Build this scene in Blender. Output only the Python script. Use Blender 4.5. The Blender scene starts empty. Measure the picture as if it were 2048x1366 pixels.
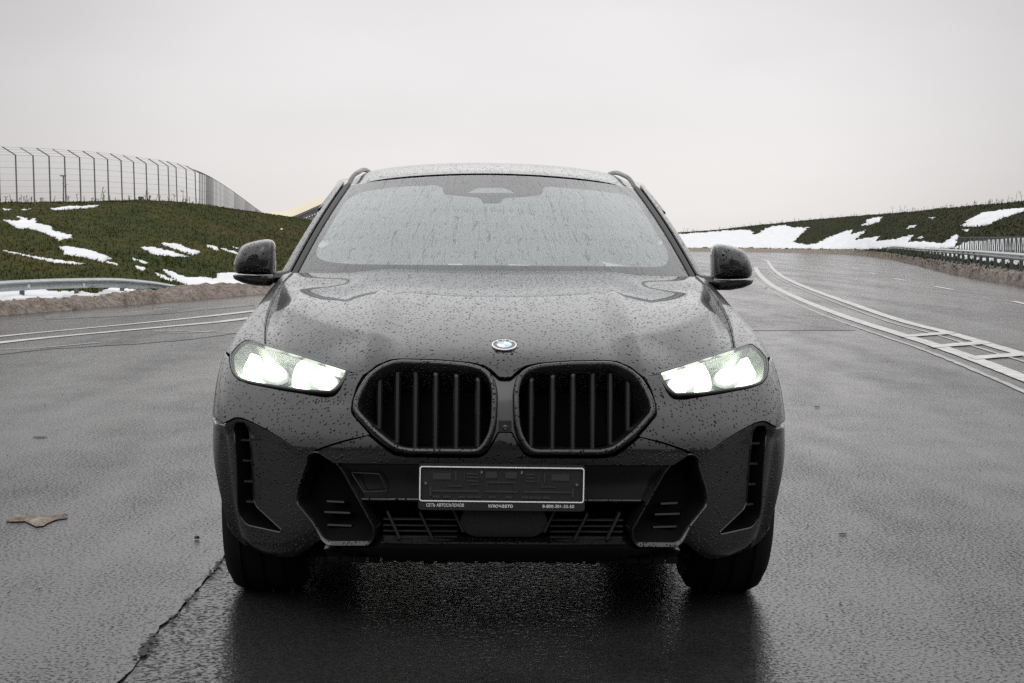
import bpy, bmesh, math, random
import numpy as np
from mathutils import Vector, Matrix, noise
from mathutils.bvhtree import BVHTree
from mathutils.geometry import delaunay_2d_cdt

random.seed(7)
rng = np.random.default_rng(7)
SC = bpy.context.scene
COL = SC.collection

# ------------------------------------------------------------------ camera
FOC, CX, CY, HC = 3440.0, 1024.0, 683.0, 1.30      # focal length and centre in photo pixels, camera height in metres
PITCH, ROLL = math.atan((683 - 482) / 3440.0), 0.010254
cp, sp, cr, sr = math.cos(PITCH), math.sin(PITCH), math.cos(ROLL), math.sin(ROLL)
RIGHT = np.array([cr, sr * sp, sr * cp])
UP = np.array([-sr, cr * sp, cr * cp])
FWD = np.array([0, cp, -sp])
CAM = np.array([0, 0, HC])
cam = bpy.data.cameras.new('camera')
cam.sensor_width = 36.0
cam.lens = 36.0 * FOC / 2048.0
cam.clip_start, cam.clip_end = 0.05, 6000
cam_o = bpy.data.objects.new('camera', cam)
COL.objects.link(cam_o)
m = Matrix.Identity(4)
for i in range(3):
    m[i][0], m[i][1], m[i][2], m[i][3] = RIGHT[i], UP[i], -FWD[i], CAM[i]
cam_o.matrix_world = m
SC.camera = cam_o

# ------------------------------------------------------------------ overcast sky and weak soft sun
SUN_EL, SUN_AZ = math.radians(52), math.radians(200)
world = bpy.data.worlds.new('World')
SC.world = world
world.use_nodes = True
wn, wl = world.node_tree.nodes, world.node_tree.links
wn.clear()
w_out = wn.new('ShaderNodeOutputWorld')
w_bg = wn.new('ShaderNodeBackground')
w_sky = wn.new('ShaderNodeTexSky')
w_sky.sky_type = 'NISHITA'
w_sky.sun_disc = False
w_sky.sun_elevation, w_sky.sun_rotation = SUN_EL, SUN_AZ
w_hsv = wn.new('ShaderNodeHueSaturation')
w_hsv.inputs['Saturation'].default_value = 0.10
w_hsv.inputs['Value'].default_value = 0.012
w_tc = wn.new('ShaderNodeTexCoord')
w_sep = wn.new('ShaderNodeSeparateXYZ')
w_ramp = wn.new('ShaderNodeValToRGB')
el = w_ramp.color_ramp.elements
for pos, c in ((0.0, (.745, .718, .700)), (.045, (.785, .762, .752)), (.09, (.79, .77, .77)), (.14, (.74, .72, .72)), (.20, (.90, .895, .90)),
               (.32, (1.62, 1.62, 1.635)), (.50, (1.80, 1.805, 1.82)), (1.0, (1.88, 1.885, 1.90))):
    e = el.new(pos) if pos not in (0.0, 1.0) else el[0 if pos == 0 else -1]
    e.position = pos
    e.color = (*c, 1)
w_map = wn.new('ShaderNodeMapping')
w_map.inputs['Scale'].default_value = (1.6, 1.6, 5.0)
w_noise = wn.new('ShaderNodeTexNoise')
w_noise.inputs['Scale'].default_value = 1.7
w_noise.inputs['Detail'].default_value = 4
w_cl = wn.new('ShaderNodeMapRange')
w_cl.inputs['From Min'].default_value, w_cl.inputs['From Max'].default_value = .3, .7
w_cl.inputs['To Min'].default_value, w_cl.inputs['To Max'].default_value = .93, 1.06
w_mul = wn.new('ShaderNodeVectorMath')
w_mul.operation = 'SCALE'
w_add = wn.new('ShaderNodeVectorMath')
w_add.operation = 'ADD'
wl.new(w_tc.outputs['Generated'], w_sep.inputs[0])
wl.new(w_sep.outputs['Z'], w_ramp.inputs[0])
wl.new(w_tc.outputs['Generated'], w_map.inputs[0])
wl.new(w_map.outputs[0], w_noise.inputs['Vector'])
wl.new(w_noise.outputs[0], w_cl.inputs['Value'])
wl.new(w_ramp.outputs[0], w_mul.inputs[0])
wl.new(w_cl.outputs[0], w_mul.inputs['Scale'])
wl.new(w_sky.outputs[0], w_hsv.inputs['Color'])
wl.new(w_mul.outputs[0], w_add.inputs[0])
wl.new(w_hsv.outputs[0], w_add.inputs[1])
# sky colour dimmed away from straight ahead, standing in for lens vignetting
w_dot = wn.new('ShaderNodeVectorMath'); w_dot.operation = 'DOT_PRODUCT'
w_dot.inputs[1].default_value = (0.02, .998, .055)
w_nrm = wn.new('ShaderNodeVectorMath'); w_nrm.operation = 'NORMALIZE'
w_gl = wn.new('ShaderNodeMapRange'); w_gl.interpolation_type = 'SMOOTHSTEP'
w_gl.inputs['From Min'].default_value, w_gl.inputs['From Max'].default_value = .942, .999
w_gl.inputs['To Min'].default_value, w_gl.inputs['To Max'].default_value = .70, 1.02
w_fin = wn.new('ShaderNodeVectorMath'); w_fin.operation = 'SCALE'
wl.new(w_tc.outputs['Generated'], w_nrm.inputs[0]); wl.new(w_nrm.outputs[0], w_dot.inputs[0])
wl.new(w_dot.outputs['Value'], w_gl.inputs['Value']); wl.new(w_add.outputs[0], w_fin.inputs[0])
wl.new(w_gl.outputs[0], w_fin.inputs['Scale']); wl.new(w_fin.outputs[0], w_bg.inputs[0])
w_bg.inputs[1].default_value = 1.0
wl.new(w_bg.outputs[0], w_out.inputs[0])

sun = bpy.data.lights.new('sun', 'SUN')
sun.energy, sun.angle, sun.color = 0.5, math.radians(40), (1, .98, .95)
sun_o = bpy.data.objects.new('sun', sun)
COL.objects.link(sun_o)
sdir = Vector((math.sin(SUN_AZ) * math.cos(SUN_EL), math.cos(SUN_AZ) * math.cos(SUN_EL), math.sin(SUN_EL)))
sun_o.rotation_euler = sdir.to_track_quat('Z', 'Y').to_euler()
sun_o.location = sdir * 60

SC.view_settings.view_transform = 'Standard'
SC.view_settings.look = 'None'
SC.view_settings.exposure = 0
SC.view_settings.gamma = 1
SC.render.engine = 'CYCLES'
SC.cycles.max_bounces = 10
SC.cycles.transparent_max_bounces = 24
SC.cycles.use_denoising = False
SC.cycles.sample_clamp_indirect = 3.0
SC.cycles.use_adaptive_sampling = False
SC.cycles.caustics_reflective = False
SC.cycles.caustics_refractive = False

# ------------------------------------------------------------------ helpers
def ray(px, py):
    u, v = (px - CX) / FOC, -(py - CY) / FOC
    return RIGHT * u + UP * v + FWD

def at_dist(px, py, d):
    """point seen at photo pixel px, py at distance d along the road axis"""
    r = ray(px, py)
    return CAM + r * (d / r[1])

def smooth(a, b, x):
    t = np.clip((np.asarray(x, float) - a) / (b - a), 0, 1)
    return t * t * (3 - 2 * t)

def tag(o, label=None, cat=None, group=None, kind=None):
    if label: o['label'] = label
    if cat: o['category'] = cat
    if group: o['group'] = group
    if kind: o['kind'] = kind
    return o

def empty(name, loc=(0, 0, 0), rz=0.0, parent=None):
    o = bpy.data.objects.new(name, None)
    COL.objects.link(o)
    o.location = loc
    o.rotation_euler = (0, 0, rz)
    o.empty_display_size = .2
    if parent: o.parent = parent
    return o

def link_mesh(name, me, mat=None, parent=None):
    if mat is not None and not me.materials: me.materials.append(mat)
    o = bpy.data.objects.new(name, me)
    COL.objects.link(o)
    if parent: o.parent = parent
    return o

def mesh_obj(name, V, F, mat=None, parent=None, shade=True, sharp=None, normals=None):
    me = bpy.data.meshes.new(name)
    me.from_pydata([tuple(map(float, v)) for v in V], [], [tuple(map(int, f)) for f in F])
    me.update()
    if shade:
        me.polygons.foreach_set('use_smooth', [True] * len(me.polygons))
        if sharp is not None: me.set_sharp_from_angle(angle=math.radians(sharp))
    if normals is not None:
        me.normals_split_custom_set_from_vertices([tuple(n) for n in normals])
    return link_mesh(name, me, mat, parent)

class MB:
    """collects simple solids that together are one part"""
    def __init__(s): s.V, s.F = [], []
    def add(s, V, F):
        n = len(s.V)
        s.V += [tuple(map(float, v)) for v in V]
        s.F += [tuple(i + n for i in f) for f in F]
        return s
    def box(s, c, size, rz=0.0, M=None):
        hx, hy, hz = [k / 2 for k in size]
        P = [Vector((x, y, z)) for x in (-hx, hx) for y in (-hy, hy) for z in (-hz, hz)]
        if M is None: M = Matrix.Rotation(rz, 3, 'Z')
        P = [M @ p + Vector(c) for p in P]
        return s.add(P, [(0, 1, 3, 2), (4, 6, 7, 5), (0, 4, 5, 1), (2, 3, 7, 6), (0, 2, 6, 4), (1, 5, 7, 3)])
    def bar(s, a, b, w, h=None, up=(0, 0, 1), sides=4):
        a, b = Vector(a), Vector(b)
        t = (b - a).normalized()
        upv = Vector(up)
        if abs(t.dot(upv)) > .98: upv = Vector((1, 0, 0))
        x = t.cross(upv).normalized()
        y = x.cross(t)
        h = h or w
        P = []
        for q in (a, b):
            for k in range(sides):
                an = 2 * math.pi * (k + .5) / sides
                sc = 1 / math.cos(math.pi / sides) if sides == 4 else 1
                P.append(q + x * math.cos(an) * w / 2 * sc + y * math.sin(an) * h / 2 * sc)
        F = [(k, (k + 1) % sides, sides + (k + 1) % sides, sides + k) for k in range(sides)]
        F += [tuple(range(sides))[::-1], tuple(range(sides, 2 * sides))]
        return s.add(P, F)
    def tube(s, pts, r, sides=8, cap=True):
        pts = [Vector(p) for p in pts]
        n = len(pts)
        rr = r if hasattr(r, '__len__') else [r] * n
        P, prev = [], None
        for i, p in enumerate(pts):
            t = (pts[min(i + 1, n - 1)] - pts[max(i - 1, 0)]).normalized()
            if prev is None:
                u = t.orthogonal().normalized()
            else:
                u = (prev - t * prev.dot(t)).normalized()
            prev = u
            w = t.cross(u)
            for k in range(sides):
                an = 2 * math.pi * k / sides
                P.append(p + (u * math.cos(an) + w * math.sin(an)) * rr[i])
        F = []
        for i in range(n - 1):
            for k in range(sides):
                F.append((i * sides + k, i * sides + (k + 1) % sides, (i + 1) * sides + (k + 1) % sides, (i + 1) * sides + k))
        if cap:
            F += [tuple(range(sides))[::-1], tuple(range((n - 1) * sides, n * sides))]
        return s.add(P, F)
    def lathe(s, prof, n=48, axis='X', c=(0, 0, 0), closed=False):
        """prof: (axial, radius)"""
        P = []
        for i in range(n):
            an = 2 * math.pi * i / n
            for a, r in prof:
                q = {'X': (a, r * math.cos(an), r * math.sin(an)), 'Y': (r * math.cos(an), a, r * math.sin(an)), 'Z': (r * math.cos(an), r * math.sin(an), a)}[axis]
                P.append((q[0] + c[0], q[1] + c[1], q[2] + c[2]))
        k = len(prof)
        F = []
        for i in range(n):
            j = (i + 1) % n
            for q in range(k if closed else k - 1):
                q2 = (q + 1) % k
                F.append((i * k + q, i * k + q2, j * k + q2, j * k + q))
        return s.add(P, F)
    def build(s, name, mat, parent=None, sharp=35):
        return mesh_obj(name, s.V, s.F, mat, parent, True, sharp)

def fillet(pts, r=4.0, closed=True, seg=5):
    """round the corners of a pixel polygon; a point may carry its own radius"""
    out, n = [], len(pts)
    for i in range(n):
        p = np.array(pts[i][:2], float)
        rad = pts[i][2] if len(pts[i]) > 2 else r
        if (not closed and i in (0, n - 1)) or rad <= 0:
            out.append(p)
            continue
        a, b = np.array(pts[i - 1][:2], float), np.array(pts[(i + 1) % n][:2], float)
        la, lb = np.linalg.norm(a - p), np.linalg.norm(b - p)
        q0, q1 = p + (a - p) / la * min(rad, la * .48), p + (b - p) / lb * min(rad, lb * .48)
        for k in range(seg + 1):
            t = k / seg
            out.append(q0 * (1 - t) ** 2 + p * 2 * t * (1 - t) + q1 * t * t)
    return out

def resample(pts, step, closed=True):
    out, n = [], len(pts)
    for i in range(n if closed else n - 1):
        a, b = np.array(pts[i], float), np.array(pts[(i + 1) % n], float)
        k = max(1, int(math.ceil(np.linalg.norm(b - a) / step)))
        for j in range(k): out.append(a + (b - a) * j / k)
    if not closed: out.append(np.array(pts[-1], float))
    return out

def inside(poly, P):
    """which points P (n,2) lie inside poly (m,2)"""
    poly, P = np.asarray(poly), np.asarray(P)
    x, y = P[:, 0], P[:, 1]
    r = np.zeros(len(P), bool)
    j = len(poly) - 1
    for i in range(len(poly)):
        xi, yi, xj, yj = poly[i, 0], poly[i, 1], poly[j, 0], poly[j, 1]
        if yi != yj:
            c = ((yi > y) != (yj > y)) & (x < (xj - xi) * (y - yi) / (yj - yi) + xi)
            r ^= c
        j = i
    return r

def seg_dist(poly, P):
    poly, P = np.asarray(poly), np.asarray(P)
    d = np.full(len(P), 1e9)
    for i in range(len(poly)):
        a, b = poly[i], poly[(i + 1) % len(poly)]
        ab = b - a
        L = ab @ ab
        t = np.clip(((P - a) @ ab) / L, 0, 1) if L > 0 else np.zeros(len(P))
        d = np.minimum(d, np.linalg.norm(P - a - t[:, None] * ab, axis=1))
    return d

def fill(outline, sx, sy, holes=(), keep=.45):
    """triangulate a flat outline with a grid of inner points of spacing sx, sy; returns points and triangles"""
    sc = np.array([1 / sx, 1 / sy])
    O = np.asarray(outline) * sc
    H = [np.asarray(h) * sc for h in holes]
    lo, hi = O.min(0), O.max(0)
    gx, gy = np.meshgrid(np.arange(lo[0] + .5, hi[0], 1.0), np.arange(lo[1] + .5, hi[1], 1.0), indexing='ij')
    gx = gx + (np.arange(gx.shape[1]) % 2 * .5)[None, :]
    G = np.stack([gx.ravel(), gy.ravel()], 1)
    ok = inside(O, G) & (seg_dist(O, G) > keep)
    for h in H: ok &= ~inside(h, G) & (seg_dist(h, G) > keep)
    G = G[ok]
    pts, edges = list(map(tuple, O)), [(i, (i + 1) % len(O)) for i in range(len(O))]
    for h in H:
        n = len(pts)
        pts += list(map(tuple, h))
        edges += [(n + i, n + (i + 1) % len(h)) for i in range(len(h))]
    pts += list(map(tuple, G))
    v, _, f, _, _, _ = delaunay_2d_cdt([Vector(p) for p in pts], edges, [], 0, 1e-7)
    Vv = np.array([tuple(p) for p in v])
    Ff = np.array([tuple(t) for t in f])
    C = Vv[Ff].mean(1)
    ok = inside(O, C)
    for h in H: ok &= ~inside(h, C)
    return Vv / sc, Ff[ok]

def border_loops(F):
    """directed border edges of a triangle list"""
    E = {}
    for f in F:
        for i in range(len(f)): E[(f[i], f[(i + 1) % len(f)])] = 1
    return [e for e in E if (e[1], e[0]) not in E]

# ------------------------------------------------------------------ materials
def new_mat(name):
    mt = bpy.data.materials.new(name)
    mt.use_nodes = True
    n, l = mt.node_tree.nodes, mt.node_tree.links
    b = n['Principled BSDF']
    return mt, n, l, b

def simple(name, col, rough=.5, metal=0.0, coat=0.0, emit=None, strength=0.0, spec=.5, vary=0.0, scale=30.0, bump=0.0):
    mt, n, l, b = new_mat(name)
    b.inputs['Base Color'].default_value = (*col, 1)
    b.inputs['Roughness'].default_value = rough
    b.inputs['Metallic'].default_value = metal
    b.inputs['Coat Weight'].default_value = coat
    b.inputs['Coat Roughness'].default_value = .04
    b.inputs['Specular IOR Level'].default_value = spec
    if emit:
        b.inputs['Emission Color'].default_value = (*emit, 1)
        b.inputs['Emission Strength'].default_value = strength
    if vary or bump:
        tc = n.new('ShaderNodeTexCoord')
        nz = n.new('ShaderNodeTexNoise')
        nz.inputs['Scale'].default_value = scale
        nz.inputs['Detail'].default_value = 5
        l.new(tc.outputs['Object'], nz.inputs['Vector'])
        if vary:
            mr = n.new('ShaderNodeMapRange')
            mr.inputs['From Min'].default_value, mr.inputs['From Max'].default_value = .25, .75
            mr.inputs['To Min'].default_value, mr.inputs['To Max'].default_value = 1 - vary, 1 + vary
            vm = n.new('ShaderNodeVectorMath')
            vm.operation = 'SCALE'
            vm.inputs[0].default_value = col
            l.new(nz.outputs[0], mr.inputs['Value'])
            l.new(mr.outputs[0], vm.inputs['Scale'])
            l.new(vm.outputs[0], b.inputs['Base Color'])
        if bump:
            bp = n.new('ShaderNodeBump')
            bp.inputs['Strength'].default_value = bump
            bp.inputs['Distance'].default_value = .02
            l.new(nz.outputs[0], bp.inputs['Height'])
            l.new(bp.outputs[0], b.inputs['Normal'])
    return mt

def drops(n, l, scale=90.0, big=.5, strength=1.0, dist=.016):
    """rain drops standing on a surface, as relief: small ones everywhere and a few large"""
    tc = n.new('ShaderNodeTexCoord')
    hs = []
    for sc_, lo, hi, amp in ((scale, .15, .40, 1.0), (scale * .42, -.32, .26, 1.6)):
        vo = n.new('ShaderNodeTexVoronoi')
        vo.feature = 'F1'
        vo.inputs['Scale'].default_value = sc_
        l.new(tc.outputs['Object'], vo.inputs['Vector'])
        sep = n.new('ShaderNodeSeparateColor')
        l.new(vo.outputs['Color'], sep.inputs[0])
        rad = n.new('ShaderNodeMapRange')
        rad.inputs['To Min'].default_value, rad.inputs['To Max'].default_value = lo, hi
        l.new(sep.outputs[0], rad.inputs['Value'])
        sub = n.new('ShaderNodeMath'); sub.operation = 'SUBTRACT'
        l.new(rad.outputs[0], sub.inputs[0])
        l.new(vo.outputs['Distance'], sub.inputs[1])
        mx = n.new('ShaderNodeMath'); mx.operation = 'MAXIMUM'
        mx.inputs[1].default_value = 0
        l.new(sub.outputs[0], mx.inputs[0])
        pw = n.new('ShaderNodeMath'); pw.operation = 'POWER'
        pw.inputs[1].default_value = .55
        l.new(mx.outputs[0], pw.inputs[0])
        ml = n.new('ShaderNodeMath'); ml.operation = 'MULTIPLY'
        ml.inputs[1].default_value = amp
        l.new(pw.outputs[0], ml.inputs[0])
        hs.append(ml)
    ad = n.new('ShaderNodeMath'); ad.operation = 'MAXIMUM'
    l.new(hs[0].outputs[0], ad.inputs[0])
    l.new(hs[1].outputs[0], ad.inputs[1])
    bp = n.new('ShaderNodeBump')
    bp.inputs['Strength'].default_value = strength
    bp.inputs['Distance'].default_value = dist
    l.new(ad.outputs[0], bp.inputs['Height'])
    mk = n.new('ShaderNodeMapRange')                      # 1 inside a drop
    mk.inputs['From Min'].default_value, mk.inputs['From Max'].default_value = .0, .28
    l.new(ad.outputs[0], mk.inputs['Value'])
    bp['mask'] = mk.name
    return bp

def paint(name, col, metal, rough, coat=1.0, scale=90.0, strength=1.0, dist=.016):
    mt, n, l, b = new_mat(name)
    b.inputs['Base Color'].default_value = (*col, 1)
    b.inputs['Metallic'].default_value = metal
    b.inputs['Roughness'].default_value = rough
    b.inputs['Coat Weight'].default_value = coat
    b.inputs['Coat Roughness'].default_value = .03
    b.inputs['Coat IOR'].default_value = 1.5
    bp = drops(n, l, scale, .5, strength, dist)
    l.new(bp.outputs[0], b.inputs['Normal'])
    l.new(bp.outputs[0], b.inputs['Coat Normal'])
    cw = n.new('ShaderNodeMapRange')                      # a drop lets light in: it mirrors less and shows the dark paint
    cw.inputs['To Min'].default_value, cw.inputs['To Max'].default_value = coat, coat * .18
    l.new(n[bp['mask']].outputs[0], cw.inputs['Value'])
    l.new(cw.outputs[0], b.inputs['Coat Weight'])
    sw_ = n.new('ShaderNodeMapRange')
    sw_.inputs['To Min'].default_value, sw_.inputs['To Max'].default_value = .5, .12
    l.new(n[bp['mask']].outputs[0], sw_.inputs['Value'])
    l.new(sw_.outputs[0], b.inputs['Specular IOR Level'])
    return mt

def wire_glass(name, tint=(1, 1, 1), rough=0.0, ior=1.5, dr=None, boost=1.0):
    """thin pane: clear with a mirror coat by Fresnel"""
    mt, n, l, b = new_mat(name)
    n.remove(b)
    out = n['Material Output']
    tr = n.new('ShaderNodeBsdfTransparent')
    tr.inputs[0].default_value = (*tint, 1)
    gl = n.new('ShaderNodeBsdfGlossy')
    gl.inputs['Roughness'].default_value = rough
    fr = n.new('ShaderNodeFresnel')
    fr.inputs['IOR'].default_value = ior
    mx = n.new('ShaderNodeMixShader')
    ml = n.new('ShaderNodeMath'); ml.operation = 'MULTIPLY'
    ml.inputs[1].default_value = boost
    ml.use_clamp = True
    l.new(fr.outputs[0], ml.inputs[0])
    l.new(ml.outputs[0], mx.inputs[0])
    l.new(tr.outputs[0], mx.inputs[1])
    l.new(gl.outputs[0], mx.inputs[2])
    l.new(mx.outputs[0], out.inputs[0])
    if dr:
        bp = dr(n, l)
        l.new(bp.outputs[0], gl.inputs['Normal'])
        l.new(bp.outputs[0], fr.inputs['Normal'])
    return mt
# ================================================================== THE PLACE
def road_z(x, y):
    """carriageway height: level round the car, falling gently towards the left edge"""
    return -.38 * smooth(-3.5, -10.5, x) * smooth(14, 30, y)

def ground_hit(px, py, z=None):
    """road point seen at a photo pixel"""
    r = ray(px, py)
    p = CAM + r * ((0 - HC) / r[2])
    for _ in range(12):
        zz = z if z is not None else float(road_z(p[0], p[1]))
        p = CAM + r * ((zz - HC) / r[2])
    return p

# ---- materials of the ground
def asphalt(name, base, spread, rough, fine=170.0, rel=1.0, wet=(.42, .60), seed=0.0, far=1.0):
    mt, n, l, b = new_mat(name)
    tc = n.new('ShaderNodeTexCoord')
    mp = n.new('ShaderNodeMapping')
    mp.inputs['Location'].default_value = (seed, seed * .7, 0)
    l.new(tc.outputs['Object'], mp.inputs[0])
    def nz(scale, detail=3, rough_=.55, stretch=None):
        t = n.new('ShaderNodeTexNoise')
        t.inputs['Scale'].default_value = scale
        t.inputs['Detail'].default_value = detail
        t.inputs['Roughness'].default_value = rough_
        if stretch:
            m2 = n.new('ShaderNodeMapping')
            m2.inputs['Scale'].default_value = stretch
            l.new(mp.outputs[0], m2.inputs[0]); l.new(m2.outputs[0], t.inputs['Vector'])
        else: l.new(mp.outputs[0], t.inputs['Vector'])
        return t
    def mr(src, f0, f1, t0, t1):
        q = n.new('ShaderNodeMapRange')
        q.inputs['From Min'].default_value, q.inputs['From Max'].default_value = f0, f1
        q.inputs['To Min'].default_value, q.inputs['To Max'].default_value = t0, t1
        l.new(src, q.inputs['Value'])
        return q.outputs[0]
    def math_(op, a, bb):
        q = n.new('ShaderNodeMath'); q.operation = op
        for k, v in enumerate((a, bb)):
            if isinstance(v, (int, float)): q.inputs[k].default_value = v
            else: l.new(v, q.inputs[k])
        return q.outputs[0]
    big = nz(.35, 4, .6)
    mid = nz(2.6, 4, .6, (1, .45, 1))
    grain = nz(fine, 2, .6)
    vor = n.new('ShaderNodeTexVoronoi'); vor.inputs['Scale'].default_value = fine * .55
    l.new(mp.outputs[0], vor.inputs['Vector'])
    # standing water film: smooth where the large noise is high
    film = math_('ADD', mr(big.outputs[0], .3, .7, 0, .6), mr(mid.outputs[0], .3, .7, 0, .4))
    filmc = mr(film, wet[0], wet[1], 0, 1)
    colv = math_('ADD', mr(grain.outputs[0], .3, .7, base - spread, base + spread), mr(filmc, 0, 1, base * .3, 0))
    cmb = n.new('ShaderNodeCombineColor')
    l.new(math_('MULTIPLY', colv, 1.03), cmb.inputs[0]); l.new(colv, cmb.inputs[1]); l.new(math_('MULTIPLY', colv, .99), cmb.inputs[2])
    l.new(cmb.outputs[0], b.inputs['Base Color'])
    fleck = nz(fine * .42, 4, .72, (1, .9, 1))
    track = nz(1.1, 3, .5, (1, .07, 1))
    dens = math_('ADD', mr(mid.outputs[0], .30, .70, .025, -.025), mr(track.outputs[0], .35, .65, .03, -.035))
    flk = mr(math_('SUBTRACT', fleck.outputs[0], dens), .42, .54, 0, 1)                       # thin film broken up by the stones that stand out of it
    l.new(math_('ADD', mr(filmc, 0, 1, rough, rough * .8), mr(flk, 0, 1, .28, 0)), b.inputs['Roughness'])
    l.new(mr(flk, 0, 1, .02, .62), b.inputs['Specular IOR Level'])
    b.inputs['IOR'].default_value = 1.35
    h = math_('ADD', math_('MULTIPLY', mr(vor.outputs['Distance'], 0, .6, 1, 0), .55), math_('MULTIPLY', grain.outputs[0], .7))
    h = math_('MULTIPLY', h, mr(filmc, 0, 1, 1.0, .75))
    bp = n.new('ShaderNodeBump')
    bp.inputs['Strength'].default_value = (.13 * rel)
    bp.inputs['Distance'].default_value = .006
    l.new(h, bp.inputs['Height'])
    rip = nz(34.0, 3, .62, (1, .9, 1))
    bp2 = n.new('ShaderNodeBump')
    bp2.inputs['Strength'].default_value = (.20 * rel)
    bp2.inputs['Distance'].default_value = .008
    l.new(rip.outputs[0], bp2.inputs['Height']); l.new(bp.outputs[0], bp2.inputs['Normal'])
    l.new(bp2.outputs[0], b.inputs['Normal'])
    return mt
M_road = asphalt('wet_asphalt', .020, .010, .10)
M_road2 = asphalt('dark_coarse_asphalt', .014, .008, .12, 145, 1.1, (.5, .7), 3.1)
M_smooth = asphalt('smooth_wet_strip', .026, .005, .14, 220, .35, (.2, .4), 5.0)
M_patch = asphalt('worn_asphalt', .024, .012, .22, 150, 1.15, (.5, .7), 9.0)
M_mark = simple('road_paint', (.42, .415, .40), .42, vary=.42, scale=5, bump=.15)
M_mark_old = simple('worn_road_paint', (.27, .265, .26), .4, vary=.4, scale=6, bump=.15)

def ground_mat(name, cols, scale, bump, fine=9.0):
    mt, n, l, b = new_mat(name)
    tc = n.new('ShaderNodeTexCoord')
    a = n.new('ShaderNodeTexNoise'); a.inputs['Scale'].default_value = scale; a.inputs['Detail'].default_value = 7; a.inputs['Roughness'].default_value = .68
    f = n.new('ShaderNodeTexNoise'); f.inputs['Scale'].default_value = fine; f.inputs['Detail'].default_value = 5; f.inputs['Roughness'].default_value = .75
    l.new(tc.outputs['Object'], a.inputs['Vector']); l.new(tc.outputs['Object'], f.inputs['Vector'])
    r = n.new('ShaderNodeValToRGB')
    el = r.color_ramp.elements
    for i, (p, c) in enumerate(cols):
        e = el[0] if i == 0 else (el[1] if i == len(cols) - 1 else el.new(p))
        e.position = p; e.color = (*c, 1)
    l.new(a.outputs[0], r.inputs[0])
    m2 = n.new('ShaderNodeMapRange'); m2.inputs['From Min'].default_value = .28; m2.inputs['From Max'].default_value = .72
    m2.inputs['To Min'].default_value = .35; m2.inputs['To Max'].default_value = 1.65
    l.new(f.outputs[0], m2.inputs['Value'])
    vm = n.new('ShaderNodeVectorMath'); vm.operation = 'SCALE'
    l.new(r.outputs[0], vm.inputs[0]); l.new(m2.outputs[0], vm.inputs['Scale']); l.new(vm.outputs[0], b.inputs['Base Color'])
    b.inputs['Roughness'].default_value = .9
    b.inputs['Specular IOR Level'].default_value = .05
    bp = n.new('ShaderNodeBump'); bp.inputs['Strength'].default_value = bump; bp.inputs['Distance'].default_value = .12
    l.new(f.outputs[0], bp.inputs['Height']); l.new(bp.outputs[0], b.inputs['Normal'])
    return mt
M_grass = ground_mat('wet_grass', [(.28, (.018, .034, .007)), (.42, (.020, .058, .008)), (.56, (.030, .072, .011)), (.68, (.048, .060, .011)), (.80, (.068, .050, .015))], .11, .8, 1.6)
M_grass2 = ground_mat('dark_grass', [(.30, (.018, .023, .009)), (.45, (.026, .042, .010)), (.58, (.040, .044, .015)), (.72, (.032, .030, .014))], .14, .8, 1.6)
M_field = ground_mat('far_field', [(.3, (.05, .055, .03)), (.7, (.09, .085, .05))], .03, .4, 1.0)
M_snow = simple('snow', (.64, .65, .665), .8, vary=.10, scale=.9, bump=.8)
def dirty_mat():
    mt = ground_mat('dirty_snow', [(.28, (.20, .165, .14)), (.44, (.36, .31, .275)), (.58, (.52, .47, .43)), (.72, (.30, .255, .225))], 1.4, 1.0, 7.0)
    return mt
M_dirty = dirty_mat()
M_steel = simple('galvanised_steel', (.40, .42, .42), .42, .55, vary=.18, scale=8)
M_post = simple('weathered_post', (.10, .105, .105), .6, .2, vary=.3, scale=12)
M_darkpost = simple('dark_green_post', (.055, .065, .055), .6, vary=.3, scale=10)

# ---- ground sheet to the horizon and the carriageway
V = [(-2500, -600, -1.2), (2500, -600, -1.2), (2500, 4500, -1.2), (-2500, 4500, -1.2)]
tag(mesh_obj('ground', V, [(0, 1, 2, 3)], M_field, None, False), kind='structure')
xs = np.concatenate([np.linspace(-90, -14, 20), np.linspace(-13, 13, 53), np.linspace(14, 120, 30)])
ysr = np.concatenate([np.linspace(-40, 60, 60), np.linspace(62, 420, 60)])
V = [(x, y, float(road_z(x, y))) for x in xs for y in ysr]
k = len(ysr)
F = [(i * k + j, (i + 1) * k + j, (i + 1) * k + j + 1, i * k + j + 1) for i in range(len(xs) - 1) for j in range(k - 1)]
road = tag(mesh_obj('road', V, F, M_road), kind='structure')

def sheet(name, pix, mat, lift=.004, parent=road, step=18, rough_px=0.0, r=0, grid=.5):
    """flat piece laid on the road, outlined in photo pixels and set down on the ground"""
    out = resample(fillet(pix, r, True), step, True)
    P = np.array([ground_hit(*p)[:2] for p in out])
    if rough_px:
        Q = []
        for p in resample([tuple(q) for q in P], rough_px[0]):
            nn = noise.noise_vector(Vector((p[0] * rough_px[2], p[1] * rough_px[2], 3)))
            n2 = noise.noise_vector(Vector((p[0] * rough_px[2] * 3, p[1] * rough_px[2] * 3, 8)))
            Q.append((p[0] + (nn[0] + .5 * n2[0]) * rough_px[1], p[1] + (nn[1] + .5 * n2[1]) * rough_px[1]))
        P = np.array(Q)
    UV, Ff = fill(P, grid, grid)
    V = [(x, y, float(road_z(x, y)) + lift) for x, y in UV]
    a = Ff[0]
    cr_ = (UV[a[1]] - UV[a[0]])[0] * (UV[a[2]] - UV[a[0]])[1] - (UV[a[1]] - UV[a[0]])[1] * (UV[a[2]] - UV[a[0]])[0]
    if cr_ < 0: Ff = Ff[:, ::-1]
    return mesh_obj(name, V, [tuple(f) for f in Ff], mat, parent, False)

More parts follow.
